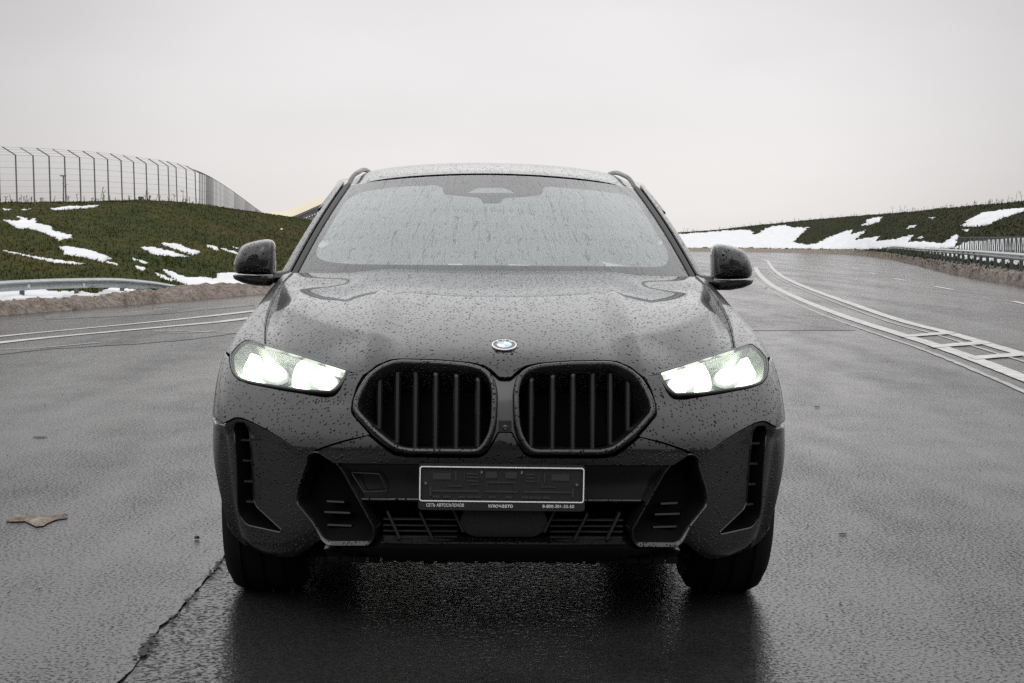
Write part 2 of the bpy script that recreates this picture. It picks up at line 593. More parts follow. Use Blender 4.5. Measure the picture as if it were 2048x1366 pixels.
def world_sheet(name, P, mat, lift=.004, parent=road, grid=.5):
    UV, Ff = fill(np.array(P, float), grid, grid)
    V = [(x, y, float(road_z(x, y)) + lift) for x, y in UV]
    a = Ff[0]
    cr_ = (UV[a[1]] - UV[a[0]])[0] * (UV[a[2]] - UV[a[0]])[1] - (UV[a[1]] - UV[a[0]])[1] * (UV[a[2]] - UV[a[0]])[0]
    if cr_ < 0: Ff = Ff[:, ::-1]
    return mesh_obj(name, V, [tuple(f) for f in Ff], mat, parent, False)

def ribbon(name, pts, w, mat, lift=.008, parent=road, ragged=.0, step=.5):
    """painted line of width w along world points"""
    P = resample([tuple(p[:2]) for p in pts], step, False)
    P = np.array(P)
    T = np.gradient(P, axis=0)
    T /= np.linalg.norm(T, axis=1)[:, None] + 1e-9
    Nn = np.stack([-T[:, 1], T[:, 0]], 1)
    V, F = [], []
    for i, p in enumerate(P):
        w1, w2 = w / 2 * (1 + ragged * (random.random() - .5)), w / 2 * (1 + ragged * (random.random() - .5))
        for q in (p + Nn[i] * w1, p - Nn[i] * w2): V.append((q[0], q[1], float(road_z(*q)) + lift))
    for i in range(len(P) - 1): F.append((2 * i, 2 * i + 1, 2 * i + 3, 2 * i + 2))
    o = mesh_obj(name, V, F, mat, parent, False)
    if o.data.polygons[0].normal.z < 0: o.data.flip_normals()
    return o

def spline(pts, n=8):
    """Catmull-Rom through points"""
    P = np.array([pts[0]] + list(pts) + [pts[-1]], float)
    out = []
    for i in range(1, len(P) - 2):
        for k in range(n):
            t = k / n
            out.append(.5 * ((2 * P[i]) + (-P[i - 1] + P[i + 1]) * t + (2 * P[i - 1] - 5 * P[i] + 4 * P[i + 1] - P[i + 2]) * t * t + (-P[i - 1] + 3 * P[i] - 3 * P[i + 1] + P[i + 2]) * t ** 3))
    out.append(P[-2])
    return out

# newer dark asphalt in front of the car, ending at the cracked seam on the left
seam = [(60, 1640), (165, 1470), (250, 1362), (300, 1290), (352, 1240), (400, 1180), (432, 1142), (470, 1098), (520, 1050)]
sheet('asphalt_strip', seam + [(1000, 985), (1480, 1000), (1500, 1180), (1510, 1366), (1530, 1640)], M_road2, .004, step=14, rough_px=(.02, .016, 9.0), grid=.25)
# smooth wet band along the seam
lf = [(x - 78 + i * 6, y - 10) for i, (x, y) in enumerate(seam)]
sheet('smooth_band', lf + [(x - 7, y) for x, y in seam[::-1]], M_smooth, .008, step=14, rough_px=(.05, .02, 5.0), grid=.25)
# open crack along the seam: dark crumbling flakes
M_crack = simple('crack', (.004, .004, .004), .7)
cs = [ground_hit(*p) for p in resample(seam[1:-1], 6, False)]
rc = random.Random(11)
V, F = [], []
for i in range(len(cs) - 1):
    if noise.noise(Vector((cs[i][0] * 5, cs[i][1] * 5, 1))) < -.12: continue
    w = .004 + .016 * rc.random() * max(0, noise.noise(Vector((cs[i][0] * 3, cs[i][1] * 3, 4))) + .5)
    a, b_ = np.array(cs[i]), np.array(cs[i + 1])
    ja, jb = (rc.random() - .5) * .035, (rc.random() - .5) * .035
    k = len(V)
    V += [(a[0] - w + ja, a[1], .013), (a[0] + w + ja, a[1], .013), (b_[0] + w * .7 + jb, b_[1], .013), (b_[0] - w * .7 + jb, b_[1], .013)]
    F.append((k, k + 1, k + 2, k + 3))
tag(mesh_obj('crack', V, F, M_crack, road, False), kind='stuff')

# far carriageway joint on the right and worn patches on the left
sheet('wet_field', [(1250, 661), (1712, 661), (1640, 617), (1560, 583), (1518, 552), (1505, 530), (1380, 530), (1250, 560)], M_smooth, .004, step=25, grid=2.0)
sheet('asphalt_patch', [(205, 669), (330, 662), (470, 667), (380, 680), (250, 690), (120, 697), (20, 708), (-120, 716), (-120, 706), (60, 692), (150, 682)], M_patch, .004, step=16, rough_px=(.15, .10, 1.2), grid=.8)
sheet('asphalt_patch', [(90, 640), (330, 628), (505, 611), (505, 606), (330, 620), (90, 632)], M_patch, .004, step=16, rough_px=(.3, .10, .8), grid=1.0)

# ---- painted markings, right: two long curved lines, bars between, lane dashes
line_a = [(2330, 870), (2048, 757), (1900, 701), (1800, 669), (1700, 637), (1620, 607), (1560, 580), (1532, 562), (1516, 545), (1511, 535)]
line_b = [(2330, 790), (2048, 710), (1900, 667), (1800, 641), (1700, 607), (1620, 578), (1570, 556), (1548, 540), (1540, 530), (1533, 521), (1515, 516), (1480, 512)]
LA = spline([ground_hit(*p)[:2] for p in line_a]); LB = spline([ground_hit(*p)[:2] for p in line_b])
ribbon('lane_line', LA, .21, M_mark, .008, ragged=.12)
ribbon('lane_line', LB, .20, M_mark, .008, ragged=.12)
ribbon('old_lane_line', [(p[0] - .34, p[1] - .3) for p in LA[:60]], .07, M_mark_old, .006, ragged=.5)
ribbon('old_lane_line', [(p[0] - .30, p[1] - .3) for p in LB[:64]], .06, M_mark_old, .006, ragged=.5)
for q in ([(1798, 672), (1905, 664), (1912, 668.5), (1806, 676)], [(1855, 692), (1972, 683), (1984, 688.5), (1868, 697)], [(1935, 715), (2060, 704), (2078, 710), (1950, 721)], [(2045, 745), (2190, 731), (2210, 739), (2062, 753)]):
    sheet('hatch_bar', q, M_mark, .012, step=20, rough_px=(.08, .02, 4.0), grid=.3)
for x0_, y0_, x1_, y1_ in ((1869, 573, 1908, 580), (1787, 557, 1812, 561.5), (1738, 545.5, 1752, 548.5), (1703, 536, 1717, 538.5), (1687, 529, 1697, 530.5), (1668, 523, 1676, 524.3), (1640, 517, 1652, 518), (2026, 603, 2060, 610)):
    a, b_ = ground_hit(x0_, y0_), ground_hit(x1_, y1_)
    ribbon('lane_dash', [a, b_], .16, M_mark, .008, ragged=.15)
# cross lines of water streaks on the far carriageway are left to the wet film
sheet('stop_line', [(1505, 575), (1580, 577), (1580, 578.2), (1505, 576.2)], M_mark_old, .006, step=20)
# left: double line and short dashes
for pix, w in (([(-260, 700), (0, 673.5), (130, 661), (300, 645), (430, 631.5), (520, 621), (580, 613)], .34), ([(-260, 716), (0, 686), (130, 672.5), (300, 657), (430, 645), (520, 634), (580, 626)], .30)):
    ribbon('lane_line', spline([ground_hit(*p)[:2] for p in pix]), w, M_mark, .008, ragged=.15)
for x0_, y0_, x1_, y1_ in ((262, 625, 302, 621.5), (308, 620.5, 340, 617.5), (520, 597.5, 540, 596)):
    ribbon('lane_dash', [ground_hit(x0_, y0_), ground_hit(x1_, y1_)], .15, M_mark, .008, ragged=.15)
for pix in ([(310, 661.5), (400, 665), (470, 666.5)], [(0, 700), (80, 697), (200, 686)], [(310, 665), (380, 667), (430, 662)]):
    ribbon('old_lane_line', [ground_hit(*p) for p in pix], .07, M_mark_old, .010, ragged=.6)

# ---- banks: rows of points in the photograph with a distance each, lofted and roughened
def loft(rows, cols_px, n_sub, rough, fine, name, mat, seed=0):
    """rows: list of (py list, distance list) for the columns; returns object and BVH"""
    G = np.array([[at_dist(x, y, d) for x, y, d in zip(cols_px, py, ds)] for py, ds in rows])   # rows x cols x 3
    nr, nc = G.shape[:2]
    uu, vv = np.linspace(0, nr - 1, (nr - 1) * n_sub[0] + 1), np.linspace(0, nc - 1, (nc - 1) * n_sub[1] + 1)
    def cr_w(u, n_):
        i = np.clip(np.floor(u).astype(int), 0, n_ - 2)
        t = u - i
        idx = np.stack([np.clip(i - 1, 0, n_ - 1), i, i + 1, np.clip(i + 2, 0, n_ - 1)], -1)
        W = .5 * np.stack([-t + 2 * t * t - t ** 3, 2 - 5 * t * t + 3 * t ** 3, t + 4 * t * t - 3 * t ** 3, -t * t + t ** 3], -1)
        return idx, W
    iu, wu = cr_w(uu, nr)
    iv, wv = cr_w(vv, nc)
    P = np.einsum('ua,uavk->uvk', wu, G[iu])
    P = np.einsum('vb,uvbk->uvk', wv, P[:, iv])
    V = P.reshape(-1, 3)
    for p in V:
        q = Vector((p[0] * .12 + seed, p[1] * .12, 0))
        q2 = Vector((p[0] * .9 + seed, p[1] * .9, 0))
        p[2] += rough * noise.noise(q) + fine * noise.noise(q2)
    k = len(vv)
    F = [(i * k + j, i * k + j + 1, (i + 1) * k + j + 1, (i + 1) * k + j) for i in range(len(uu) - 1) for j in range(k - 1)]
    o = tag(mesh_obj(name, V, F, mat), kind='structure')
    if o.data.polygons[len(F) // 2].normal.z < 0: o.data.flip_normals()
    return o, BVHTree.FromPolygons([Vector(p) for p in V], F), V, F

cols = [-420, -200, -80, 0, 100, 200, 300, 400, 500, 600, 720, 860]
left_rows = [
    ([655, 630, 616, 606, 603, 597, 590, 583, 578, 572, 560, 540], [38, 40, 42, 43.5, 45, 47, 49.5, 53, 57, 62, 72, 95]),
    ([628, 606, 594, 588, 585, 581, 574, 566, 562, 558, 548, 530], [41, 43, 45, 46.5, 48, 50, 53, 57, 61, 66, 78, 100]),
    ([585, 570, 562, 556, 551, 547, 541, 538, 536, 533, 525, 512], [47, 49, 51, 52, 54, 56, 59, 63, 68, 74, 88, 112]),
    ([530, 520, 514, 510, 505, 500, 495, 492, 492, 494, 494, 490], [58, 60, 62, 63, 65, 67, 71, 76, 83, 92, 110, 135]),
    ([475, 466, 462, 458, 452, 448, 445, 447, 455, 464, 470, 472], [70, 72, 74, 75, 77, 79, 83, 90, 102, 118, 142, 165]),
    ([428, 422, 417, 415, 411, 411, 408, 415, 427, 440, 452, 462], [80, 82, 84, 85, 87, 90, 94, 104, 120, 142, 172, 195]),
    ([420, 415, 411, 409, 406.5, 406, 405, 412, 425, 438, 450, 461], [84, 86, 88, 90, 93, 97, 104, 116, 134, 158, 188, 212]),
    ([416, 412, 409, 407.5, 405.5, 405, 405, 412, 426, 440, 452, 463], [96, 99, 102, 106, 112, 120, 130, 146, 168, 195, 225, 250]),
    ([425, 420, 417, 415, 413, 412, 411, 418, 430, 443, 456, 467], [140, 145, 150, 155, 165, 180, 200, 230, 260, 290, 320, 350]),
]
for py_, ds_ in left_rows:                                   # run the bank on beyond the left edge of the view
    py_.insert(0, py_[0] + (py_[0] - py_[1]) * 1.3); ds_.insert(0, ds_[0] - (ds_[1] - ds_[0]) * 2.0)
cols.insert(0, -1000)
bank_l, BL, bl_V, bl_F = loft(left_rows, cols, (9, 26), .16, .10, 'grass_bank_left', M_grass, 3.0)
colr = [1180, 1290, 1360, 1430, 1500, 1600, 1700, 1800, 1900, 2000, 2100, 2300, 2600]
right_rows = [
    ([500, 501, 502, 502, 503, 504, 506, 513, 521, 532, 548, 590, 660], [300, 290, 280, 275, 270, 258, 235, 170, 122, 92, 74, 50, 34]),
    ([497, 497, 498, 497, 496, 497, 499, 503, 508, 514, 522, 545, 590], [306, 296, 287, 282, 276, 265, 243, 180, 132, 104, 86, 60, 42]),
    ([492, 492, 492, 490, 488, 487, 487, 489, 491, 493, 498, 512, 540], [312, 303, 295, 290, 284, 273, 252, 192, 146, 118, 98, 70, 50]),
    ([484, 482, 481, 478, 474, 470, 467, 465, 463, 460, 460, 464, 476], [322, 315, 307, 302, 296, 286, 266, 210, 165, 138, 118, 86, 62]),
    ([476, 473, 470, 467, 460, 451, 445, 440, 434, 427, 422, 416, 415], [332, 326, 320, 315, 310, 300, 282, 230, 186, 158, 138, 102, 76]),
    ([474, 470, 466.5, 462, 454, 444, 436, 428.5, 420, 411, 403, 388, 375], [340, 335, 330, 326, 322, 312, 296, 246, 200, 172, 150, 112, 84]),
    ([474.5, 470, 466, 461, 453, 442.5, 434, 427, 418, 409, 401, 385, 370], [360, 355, 350, 346, 342, 332, 316, 266, 220, 190, 168, 130, 100]),
    ([480, 476, 472, 467, 460, 450, 442, 436, 428, 420, 412, 398, 385], [440, 436, 432, 428, 424, 414, 398, 350, 300, 270, 248, 200, 170]),
]
bank_r, BR, br_V, br_F = loft(right_rows, colr, (9, 24), .18, .12, 'grass_bank_right', M_grass2, 11.0)

# blades and tufts that break up the turf
def tufts(name, bvh_V, bvh_F, count, h, mat, dmax, parent, xlim):
    V_, F_ = np.array(bvh_V), np.array(bvh_F)
    C = V_[F_].mean(1)
    A = np.linalg.norm(np.cross(V_[F_[:, 1]] - V_[F_[:, 0]], V_[F_[:, 3]] - V_[F_[:, 0]]), axis=1)
    ok = (C[:, 1] < dmax) & (C[:, 0] > xlim[0]) & (C[:, 0] < xlim[1])
    A = A * ok / C[:, 1]
    idx = rng.choice(len(F_), count, p=A / A.sum())
    f1, f2 = rng.random(count), rng.random(count)
    Q = F_[idx]
    base = (V_[Q[:, 0]] * ((1 - f1) * (1 - f2))[:, None] + V_[Q[:, 1]] * (f1 * (1 - f2))[:, None] + V_[Q[:, 2]] * (f1 * f2)[:, None] + V_[Q[:, 3]] * ((1 - f1) * f2)[:, None])
    rel = base - CAM
    dpt = rel @ FWD
    px_ = np.stack([CX + FOC * (rel @ RIGHT) / dpt, CY - FOC * (rel @ UP) / dpt], 1)
    free = np.ones(count, bool)
    for pol in parent: free &= ~(inside(pol, px_) & (seg_dist(pol, px_) > 1.3 * rng.random(count)))
    base = base[free]
    count = len(base)
    an = rng.random(count) * 6.283
    hh = h * (.5 + rng.random(count))
    w = hh * .35
    lean = (rng.random((count, 2)) - .5) * 1.2
    e = np.stack([np.cos(an) * w, np.sin(an) * w, np.zeros(count)], 1)
    tip = base + np.stack([lean[:, 0] * hh, lean[:, 1] * hh, hh], 1)
    P = np.stack([base - e - (0, 0, .03), base + e - (0, 0, .03), tip], 1).reshape(-1, 3)
    me = bpy.data.meshes.new(name)
    me.vertices.add(len(P)); me.vertices.foreach_set('co', P.ravel())
    me.loops.add(len(P)); me.loops.foreach_set('vertex_index', np.arange(len(P), dtype=np.int32))
    me.polygons.add(count); me.polygons.foreach_set('loop_start', np.arange(0, len(P), 3, dtype=np.int32))
    me.update(calc_edges=True)
    o = link_mesh(name, me, mat)
    return tag(o, kind='stuff')
# ---- snow lying on the banks, each patch draped where it lies
SNOW_L, SNOW_R = [], []
def snow(pix, bvh, parent, lift=.06, step=2.0, jag=2.6, n_in=5.0):
    out = []
    for p in resample(pix, step, True):
        nn = noise.noise_vector(Vector((p[0] * .16, p[1] * .35, 2.0)))
        n2 = noise.noise_vector(Vector((p[0] * .6, p[1] * .8, 5.0)))
        n3 = noise.noise_vector(Vector((p[0] * 1.7, p[1] * 2.4, 7.0)))
        out.append((p[0] + (nn[0] * 1.8 + n2[0] * 1.3 + n3[0] * .8) * jag, p[1] + (nn[1] + .6 * n2[1] + .5 * n3[1]) * jag * .7))
    (SNOW_L if parent is bank_l else SNOW_R).append(np.array(out))
    UV, Ff = fill(np.array(out), n_in, n_in * .6)
    nb_ = set(i for e in border_loops([tuple(f) for f in Ff]) for i in e)
    V, ok = [], []
    for i, (x, y) in enumerate(UV):
        r = Vector(ray(x, y)).normalized()
        loc, nr_, _, _ = bvh.ray_cast(Vector(CAM), r)
        if loc is None:
            V.append((0, 0, -50)); ok.append(False); continue
        nrm = nr_ if nr_.z > 0 else -nr_
        V.append(tuple(loc + nrm * (lift * (.3 if i in nb_ else 1) )))
        ok.append(True)
    Fk = [tuple(f) for f in Ff if all(ok[i] for i in f) and max(V[i][1] for i in f) - min(V[i][1] for i in f) < 14]
    # vertical rim so that the patch has thickness
    Vn = list(V)
    for (i, j) in border_loops(Fk):
        k = len(Vn)
        Vn += [(V[i][0], V[i][1], V[i][2] - lift * 1.5), (V[j][0], V[j][1], V[j][2] - lift * 1.5)]
        Fk.append((j, i, k, k + 1))
    return mesh_obj('snow_patch', Vn, Fk, M_snow, parent)
def zl(x, y): return (x / 2.925, 270 + y / 2.925)
for pts in (
    [(15, 497), (90, 505), (120, 500), (100, 475), (130, 480), (170, 500), (210, 490), (205, 515), (300, 535), (310, 560), (420, 585), (425, 600), (345, 617), (320, 600), (250, 570), (180, 550), (100, 545), (60, 520)],
    [(300, 430), (400, 418), (585, 412), (540, 425), (430, 432), (320, 440)],
    [(350, 655), (400, 652), (500, 668), (570, 690), (655, 722), (600, 742), (540, 725), (450, 708), (380, 698)],
    [(625, 740), (700, 758), (690, 762), (620, 745)],
    [(20, 675), (120, 695), (250, 720), (400, 742), (495, 753), (440, 757), (330, 748), (200, 722), (60, 690)],
    [(820, 655), (900, 658), (1000, 680), (1100, 714), (1030, 712), (900, 700), (850, 672)],
    [(945, 630), (1040, 637), (1100, 665), (1175, 685), (1130, 705), (1040, 672), (960, 648)],
    [(1205, 645), (1270, 652), (1280, 678), (1230, 662)], [(1290, 660), (1400, 690), (1380, 697), (1310, 672)],
    [(765, 720), (865, 748), (850, 754), (780, 732)], [(790, 768), (850, 775), (845, 796), (800, 778)],
    [(900, 805), (960, 822), (1010, 848), (1000, 860), (940, 835)],
    [(950, 790), (1010, 800), (1040, 820), (1110, 835), (1190, 832), (1270, 845), (1265, 812), (1340, 806), (1500, 815), (1700, 830), (1700, 900), (1500, 905), (1200, 900), (1120, 893), (1050, 862), (1000, 830)],
    [(-40, 915), (100, 912), (260, 905), (320, 920), (450, 915), (560, 930), (650, 895), (760, 905), (830, 912), (980, 905), (1000, 930), (800, 965), (500, 985), (200, 990), (-40, 990)],
    [(20, 433), (70, 436), (30, 442)], [(120, 436), (180, 436), (130, 441)], [(1635, 545), (1650, 552), (1638, 553)], [(1355, 650), (1400, 662), (1375, 665)],
):
    snow([zl(*p) for p in pts], BL, bank_l)
def zr(x, y): return (1348 + x / 2.9257, 370 + y / 2.9257)
for pts in (
    [(-200, 275), (50, 287), (200, 275), (380, 262), (450, 268), (470, 290), (560, 245), (650, 232), (700, 250), (790, 248), (740, 290), (700, 335), (760, 348), (830, 345), (900, 310), (1000, 270), (1050, 262), (1030, 290), (1130, 265), (1060, 320), (1200, 300), (1180, 330), (1300, 315), (1400, 293), (1370, 335), (1460, 330), (1570, 345), (1650, 290), (1668, 300), (1640, 372), (1400, 372), (1300, 365), (1200, 372), (1000, 375), (700, 372), (300, 365), (-200, 372)],
    [(1105, 235), (1130, 205), (1180, 188), (1222, 186), (1205, 212), (1150, 232)],
    [(1362, 255), (1390, 237), (1420, 235), (1410, 248)],
    [(1683, 240), (1720, 205), (1800, 165), (1900, 148), (2060, 134), (2300, 110), (2300, 120), (2060, 150), (1980, 175), (1900, 200), (1850, 230), (1760, 244)],
    [(1490, 192), (1520, 190), (1510, 198)], [(1690, 262), (1730, 260), (1715, 272)],
    [(1640, 372), (1700, 335), (1900, 318), (2060, 302), (2300, 300), (2300, 380), (2060, 400), (1800, 392)],
    [(1420, 312), (1460, 298), (1450, 312)],
    [(1460, 392), (1700, 398), (2048, 412), (2500, 440), (2500, 560), (2048, 470), (1700, 430)],
):
    snow([zr(*p) for p in pts], BR, bank_r, .10)

tag(tufts('grass', bl_V, bl_F, 90000, .075, M_grass, 150, SNOW_L, (-60, 5)), 'short wet grass on the left bank', 'grass')
tag(tufts('grass', br_V, br_F, 50000, .13, M_grass2, 330, SNOW_R, (5, 140)), 'dark grass on the right bank', 'grass')

# ---- ridges of dirty ploughed snow along both edges
def berm(name, base_px, top_px, back_px, label, n_along=10, amp=.13, sc_=1.8):
    """front foot, crest and back foot measured along the road edge"""
    A = np.array(spline([tuple(ground_hit(*p)) for p in base_px], n_along))
    ds = [ground_hit(*p)[1] for p in base_px]
    B = np.array(spline([tuple(at_dist(x, y, d + dd)) for (x, y, dd), d in zip(top_px, ds)], n_along))
    C = np.array(spline([tuple(at_dist(x, y, d + dd)) for (x, y, dd), d in zip(back_px, ds)], n_along))
    # resample evenly in length
    L_ = np.concatenate([[0], np.cumsum(np.linalg.norm(np.diff(A, axis=0), axis=1))])
    nn = int(min(900, L_[-1] / .16))
    q = np.linspace(0, L_[-1], nn)
    def rs(X): return np.stack([np.interp(q, L_, X[:, k]) for k in range(3)], 1)
    A, B, C = rs(A), rs(B), rs(C)
    V, m_ = [], 15
    for i in range(nn):
        for j in range(m_):
            f = j / (m_ - 1)
            if f < .5:
                g = f / .5
                p = A[i] * (1 - g) + B[i] * g
                p = p + np.array([0, 0, (B[i][2] - A[i][2]) * .32 * math.sin(math.pi * g)])
            else:
                g = (f - .5) / .5
                p = B[i] * (1 - g) + C[i] * g
            v = Vector(p)
            w = math.sin(math.pi * min(1, f * 1.15)) ** .6 if f < .87 else .4
            d = noise.noise_vector(v * sc_) * amp + noise.noise_vector(v * sc_ * 3.1) * amp * .55 + noise.noise_vector(v * sc_ * 8) * amp * .25
            if j == 0: d = Vector((d.x * 1.6, d.y * 1.6, -.02))
            V.append(tuple(v + d * (w + .12) + Vector((0, 0, 0 if j else -.02))))
    F = [(i * m_ + j, (i + 1) * m_ + j, (i + 1) * m_ + j + 1, i * m_ + j + 1) for i in range(nn - 1) for j in range(m_ - 1)]
    o = mesh_obj(name, V, F, M_dirty)
    if sum(pp.normal.z for pp in o.data.polygons) < 0: o.data.flip_normals()
    return tag(o, label, 'snow ridge', kind='structure')
berm('snow_ridge_left', [(-300, 662), (-100, 642), (0, 631), (150, 620), (300, 607), (400, 599), (540, 587), (640, 578), (760, 566)],
     [(-300, 630, .9), (-100, 610, .9), (0, 603, .9), (150, 597, .9), (300, 580, 1.0), (400, 571, 1.0), (540, 567, 1.1), (640, 560, 1.2), (760, 551, 1.4)],
     [(-300, 634, 2.6), (-100, 613, 2.6), (0, 606, 2.6), (150, 600, 2.6), (300, 584, 2.8), (400, 575, 3.0), (540, 571, 3.0), (640, 563, 3.4), (760, 553, 4)],
     'ridge of brown ploughed snow along the left road edge')
berm('snow_ridge_right', [(2330, 650), (2200, 612), (2048, 575), (1950, 558), (1880, 543), (1820, 528), (1770, 518), (1700, 510), (1600, 506), (1480, 504), (1380, 503), (1280, 502)],
     [(2330, 590, 2.2), (2200, 562, 2.4), (2048, 545, 2.8), (1950, 534, 3.2), (1880, 525, 4), (1820, 514, 5), (1770, 506, 6), (1700, 500, 8), (1600, 498.5, 8), (1480, 497, 8), (1380, 496.5, 8), (1280, 496, 8)],
     [(2330, 593, 7), (2200, 565, 7.5), (2048, 548, 8), (1950, 537, 9), (1880, 527, 10), (1820, 516, 12), (1770, 508, 14), (1700, 503, 16), (1600, 501, 16), (1480, 499, 16), (1380, 498, 16), (1280, 497, 16)],
     'ridge of brown ploughed snow along the far right road edge', amp=.15, sc_=1.3)

# ---- guardrails
def w_beam(pts, h, depth, name, mat, parent, lean=0):
    """W-section beam along points (top edge)"""
    prof = [(0, 0), (.25, -.10), (.9, -.22), (.9, -.34), (.2, -.44), (.2, -.56), (.9, -.66), (.9, -.78), (.25, -.90), (0, -1.0)]
    P = np.array(pts)
    T = np.gradient(P[:, :2], axis=0)
    T /= np.linalg.norm(T, axis=1)[:, None]
    Nn = np.stack([T[:, 1], -T[:, 0]], 1)
    # side facing the camera
    if (Nn * -P[:, :2]).sum() < 0: Nn = -Nn
    V, F, k = [], [], len(prof)
    for i, p in enumerate(P):
        hh = h[i] if hasattr(h, '__len__') else h
        for a, b_ in prof: V.append((p[0] + Nn[i, 0] * a * depth, p[1] + Nn[i, 1] * a * depth, p[2] + b_ * hh))
    for i in range(len(P) - 1):
        for q in range(k - 1): F.append((i * k + q, i * k + q + 1, i * k + k + q + 1, i * k + k + q))
    return mesh_obj(name, V, F, mat, parent, True, 30)
M_refl_red = simple('red_reflector', (.28, .02, .02), .3)
M_refl_wh = simple('white_reflector', (.55, .55, .52), .3)
gr_l = empty('guardrail', tuple(at_dist(150, 593, 47)))
tag(gr_l, 'galvanised guardrail sinking into the brown snow at the left bank', 'guardrail')
base = np.array(gr_l.location)
tl_ = [(-420, 600, 36), (-250, 583, 39), (-110, 570, 42), (0, 562, 44.5), (60, 559, 45.5), (120, 557, 46.5), (225, 556, 48.5), (300, 562, 50.5), (350, 570, 52), (392, 575, 53.5)]
P = spline([tuple(at_dist(*p) - base) for p in tl_], 6)
hh = np.interp(np.linspace(0, 1, len(P)), [0, .3, .75, .9, 1], [.30, .285, .27, .24, .12])
w_beam(P, list(hh), .075, 'beam', M_steel, gr_l)
for x, yb, d in ((-300, 628, 38.6), (-175, 612, 41.2), (-60, 603, 43.6), (44, 597, 45.5), (153, 594, 47.4), (201, 591, 48.4), (244, 589, 49.4), (281, 586, 50.4)):
    p = at_dist(x, yb + 6, d + .12) - base
    top = np.interp(x, [q[0] for q in tl_], [q[1] for q in tl_])
    pt = at_dist(x, top + 3, d + .12) - base
    MB().box(((p[0] + pt[0]) / 2, p[1], (p[2] + pt[2]) / 2), (.10, .14, pt[2] - p[2])).build('post', M_post, gr_l, 30)
for x, d in ((58, 45.2), (168, 47.3), (258, 49.5), (335, 51.4)):
    top = np.interp(x, [q[0] for q in tl_], [q[1] for q in tl_])
    p = at_dist(x, top + 13.5 - (4 if x > 300 else 0), d - .07) - base
    MB().box(p, (.05, .05, .09)).build('reflector', M_refl_wh, gr_l, 30)
# two delineator stubs in the snow by the mirror
for x, y0_, y1_, d in ((506, 572, 558, 60), (538, 568, 556, 63)):
    a = at_dist(x, y0_, d)
    o = MB().box((0, 0, .14), (.11 if x < 520 else .2, .08, .30)).build('marker_post', M_steel, None, 30)
    o.location = a
    tag(o, 'short grey post in the snow %s the wing mirror' % ('left below' if x < 520 else 'close beside the windscreen pillar, below'), 'post')

gr_r = empty('guardrail', tuple(at_dist(1950, 528, 100)))
tag(gr_r, 'dark-posted guardrail above the brown snow on the right', 'guardrail')
base = np.array(gr_r.location)
def dr(x): return 1 / np.interp(x, [1770, 1845, 1990, 2048, 2400], [1 / 185, 1 / 150, 1 / 92, 1 / 74, 1 / 44])
tops = [(1775, 496), (1788, 491.5), (1842, 495.5), (1900, 498), (1960, 501), (2048, 506.5), (2200, 518), (2400, 536)]
P = spline([tuple(at_dist(x, y, dr(x)) - base) for x, y in tops], 6)
w_beam(P, .33, .10, 'beam', M_steel, gr_r)
px_posts = [1786, 1793, 1800, 1807, 1814, 1821, 1828, 1836] + [1840 + v / 8.54 for v in (20, 105, 150, 200, 255, 310, 380, 440, 515, 588, 660, 735, 830, 940, 1040, 1155, 1285, 1420, 1565, 1730)] + [2062, 2082, 2104, 2130]
for x in px_posts:
    d = dr(x) + .15
    top = np.interp(x, [q[0] for q in tops], [q[1] for q in tops]) + 3
    bot = np.interp(x, [1780, 1850, 1930, 2048, 2130], [503, 516, 530, 543, 560])
    a, b_ = at_dist(x, bot, d) - base, at_dist(x, top, d) - base
    MB().box(((a[0] + b_[0]) / 2, a[1], (a[2] + b_[2]) / 2), (.14, .16, b_[2] - a[2])).build('post', M_darkpost, gr_r, 30)
for x in [1840 + v / 8.54 for v in (160, 285, 415, 575, 745, 925, 1165, 1455, 1745)]:
    top = np.interp(x, [q[0] for q in tops], [q[1] for q in tops])
    p = at_dist(x, top + (505 - 498) * 60 / dr(x) + 1.5, dr(x) - .12) - base
    MB().box(p, (.13, .04, .12)).build('reflector', M_refl_red, gr_r, 30)

# ---- pedestrian railing behind the right guardrail
rl = empty('railing', tuple(at_dist(1980, 516, 106)))
tag(rl, 'grey metal railing of upright bars before the right snow bank', 'railing')
base = np.array(rl.location)
rx = [1840 + v / 8.54 for v in (668, 760, 850, 925, 1000, 1075, 1145, 1215, 1290, 1362, 1440, 1505, 1570, 1645, 1720)] + [2050, 2059, 2068, 2078, 2088]
rx = rx
def rd(x): return np.interp(x, [1915, 2048, 2090], [124, 89, 81])
def rt(x): return np.interp(x, [1915, 2048, 2090], [475, 474.5, 474])
def rb(x): return np.interp(x, [1915, 2048, 2090], [511, 521, 525])
for i, x in enumerate(rx):
    a, b_ = at_dist(x, rb(x), rd(x)) - base, at_dist(x, rt(x), rd(x)) - base
    MB().bar(a, b_, .075).build('post', M_darkpost, rl, 30)
    if i < len(rx) - 1:
        x2 = rx[i + 1]
        a2, b2_ = at_dist(x2, rb(x2), rd(x2)) - base, at_dist(x2, rt(x2), rd(x2)) - base
        mb = MB()
        for f, g in ((.22, .40), (.5, .5), (.78, .60)):
            t0, t1, t2 = b_ + (b2_ - b_) * f, (a * .5 + b_ * .5) + ((a2 + b2_) / 2 - (a + b_) / 2) * g, a + (a2 - a) * f
            mb.bar(t0, t1, .025).bar(t1, t2, .025)
        mb.build('infill_bars', M_darkpost, rl, 30)
a, b_ = at_dist(rx[0], rt(rx[0]), rd(rx[0])) - base, at_dist(rx[-1], rt(rx[-1]), rd(rx[-1])) - base
MB().bar(a, b_, .07).build('top_rail', M_darkpost, rl, 30)
a, b_ = at_dist(rx[0], rb(rx[0]) - 1, rd(rx[0])) - base, at_dist(rx[-1], rb(rx[-1]) - 1, rd(rx[-1])) - base
MB().bar(a, b_, .06).build('bottom_rail', M_darkpost, rl, 30)

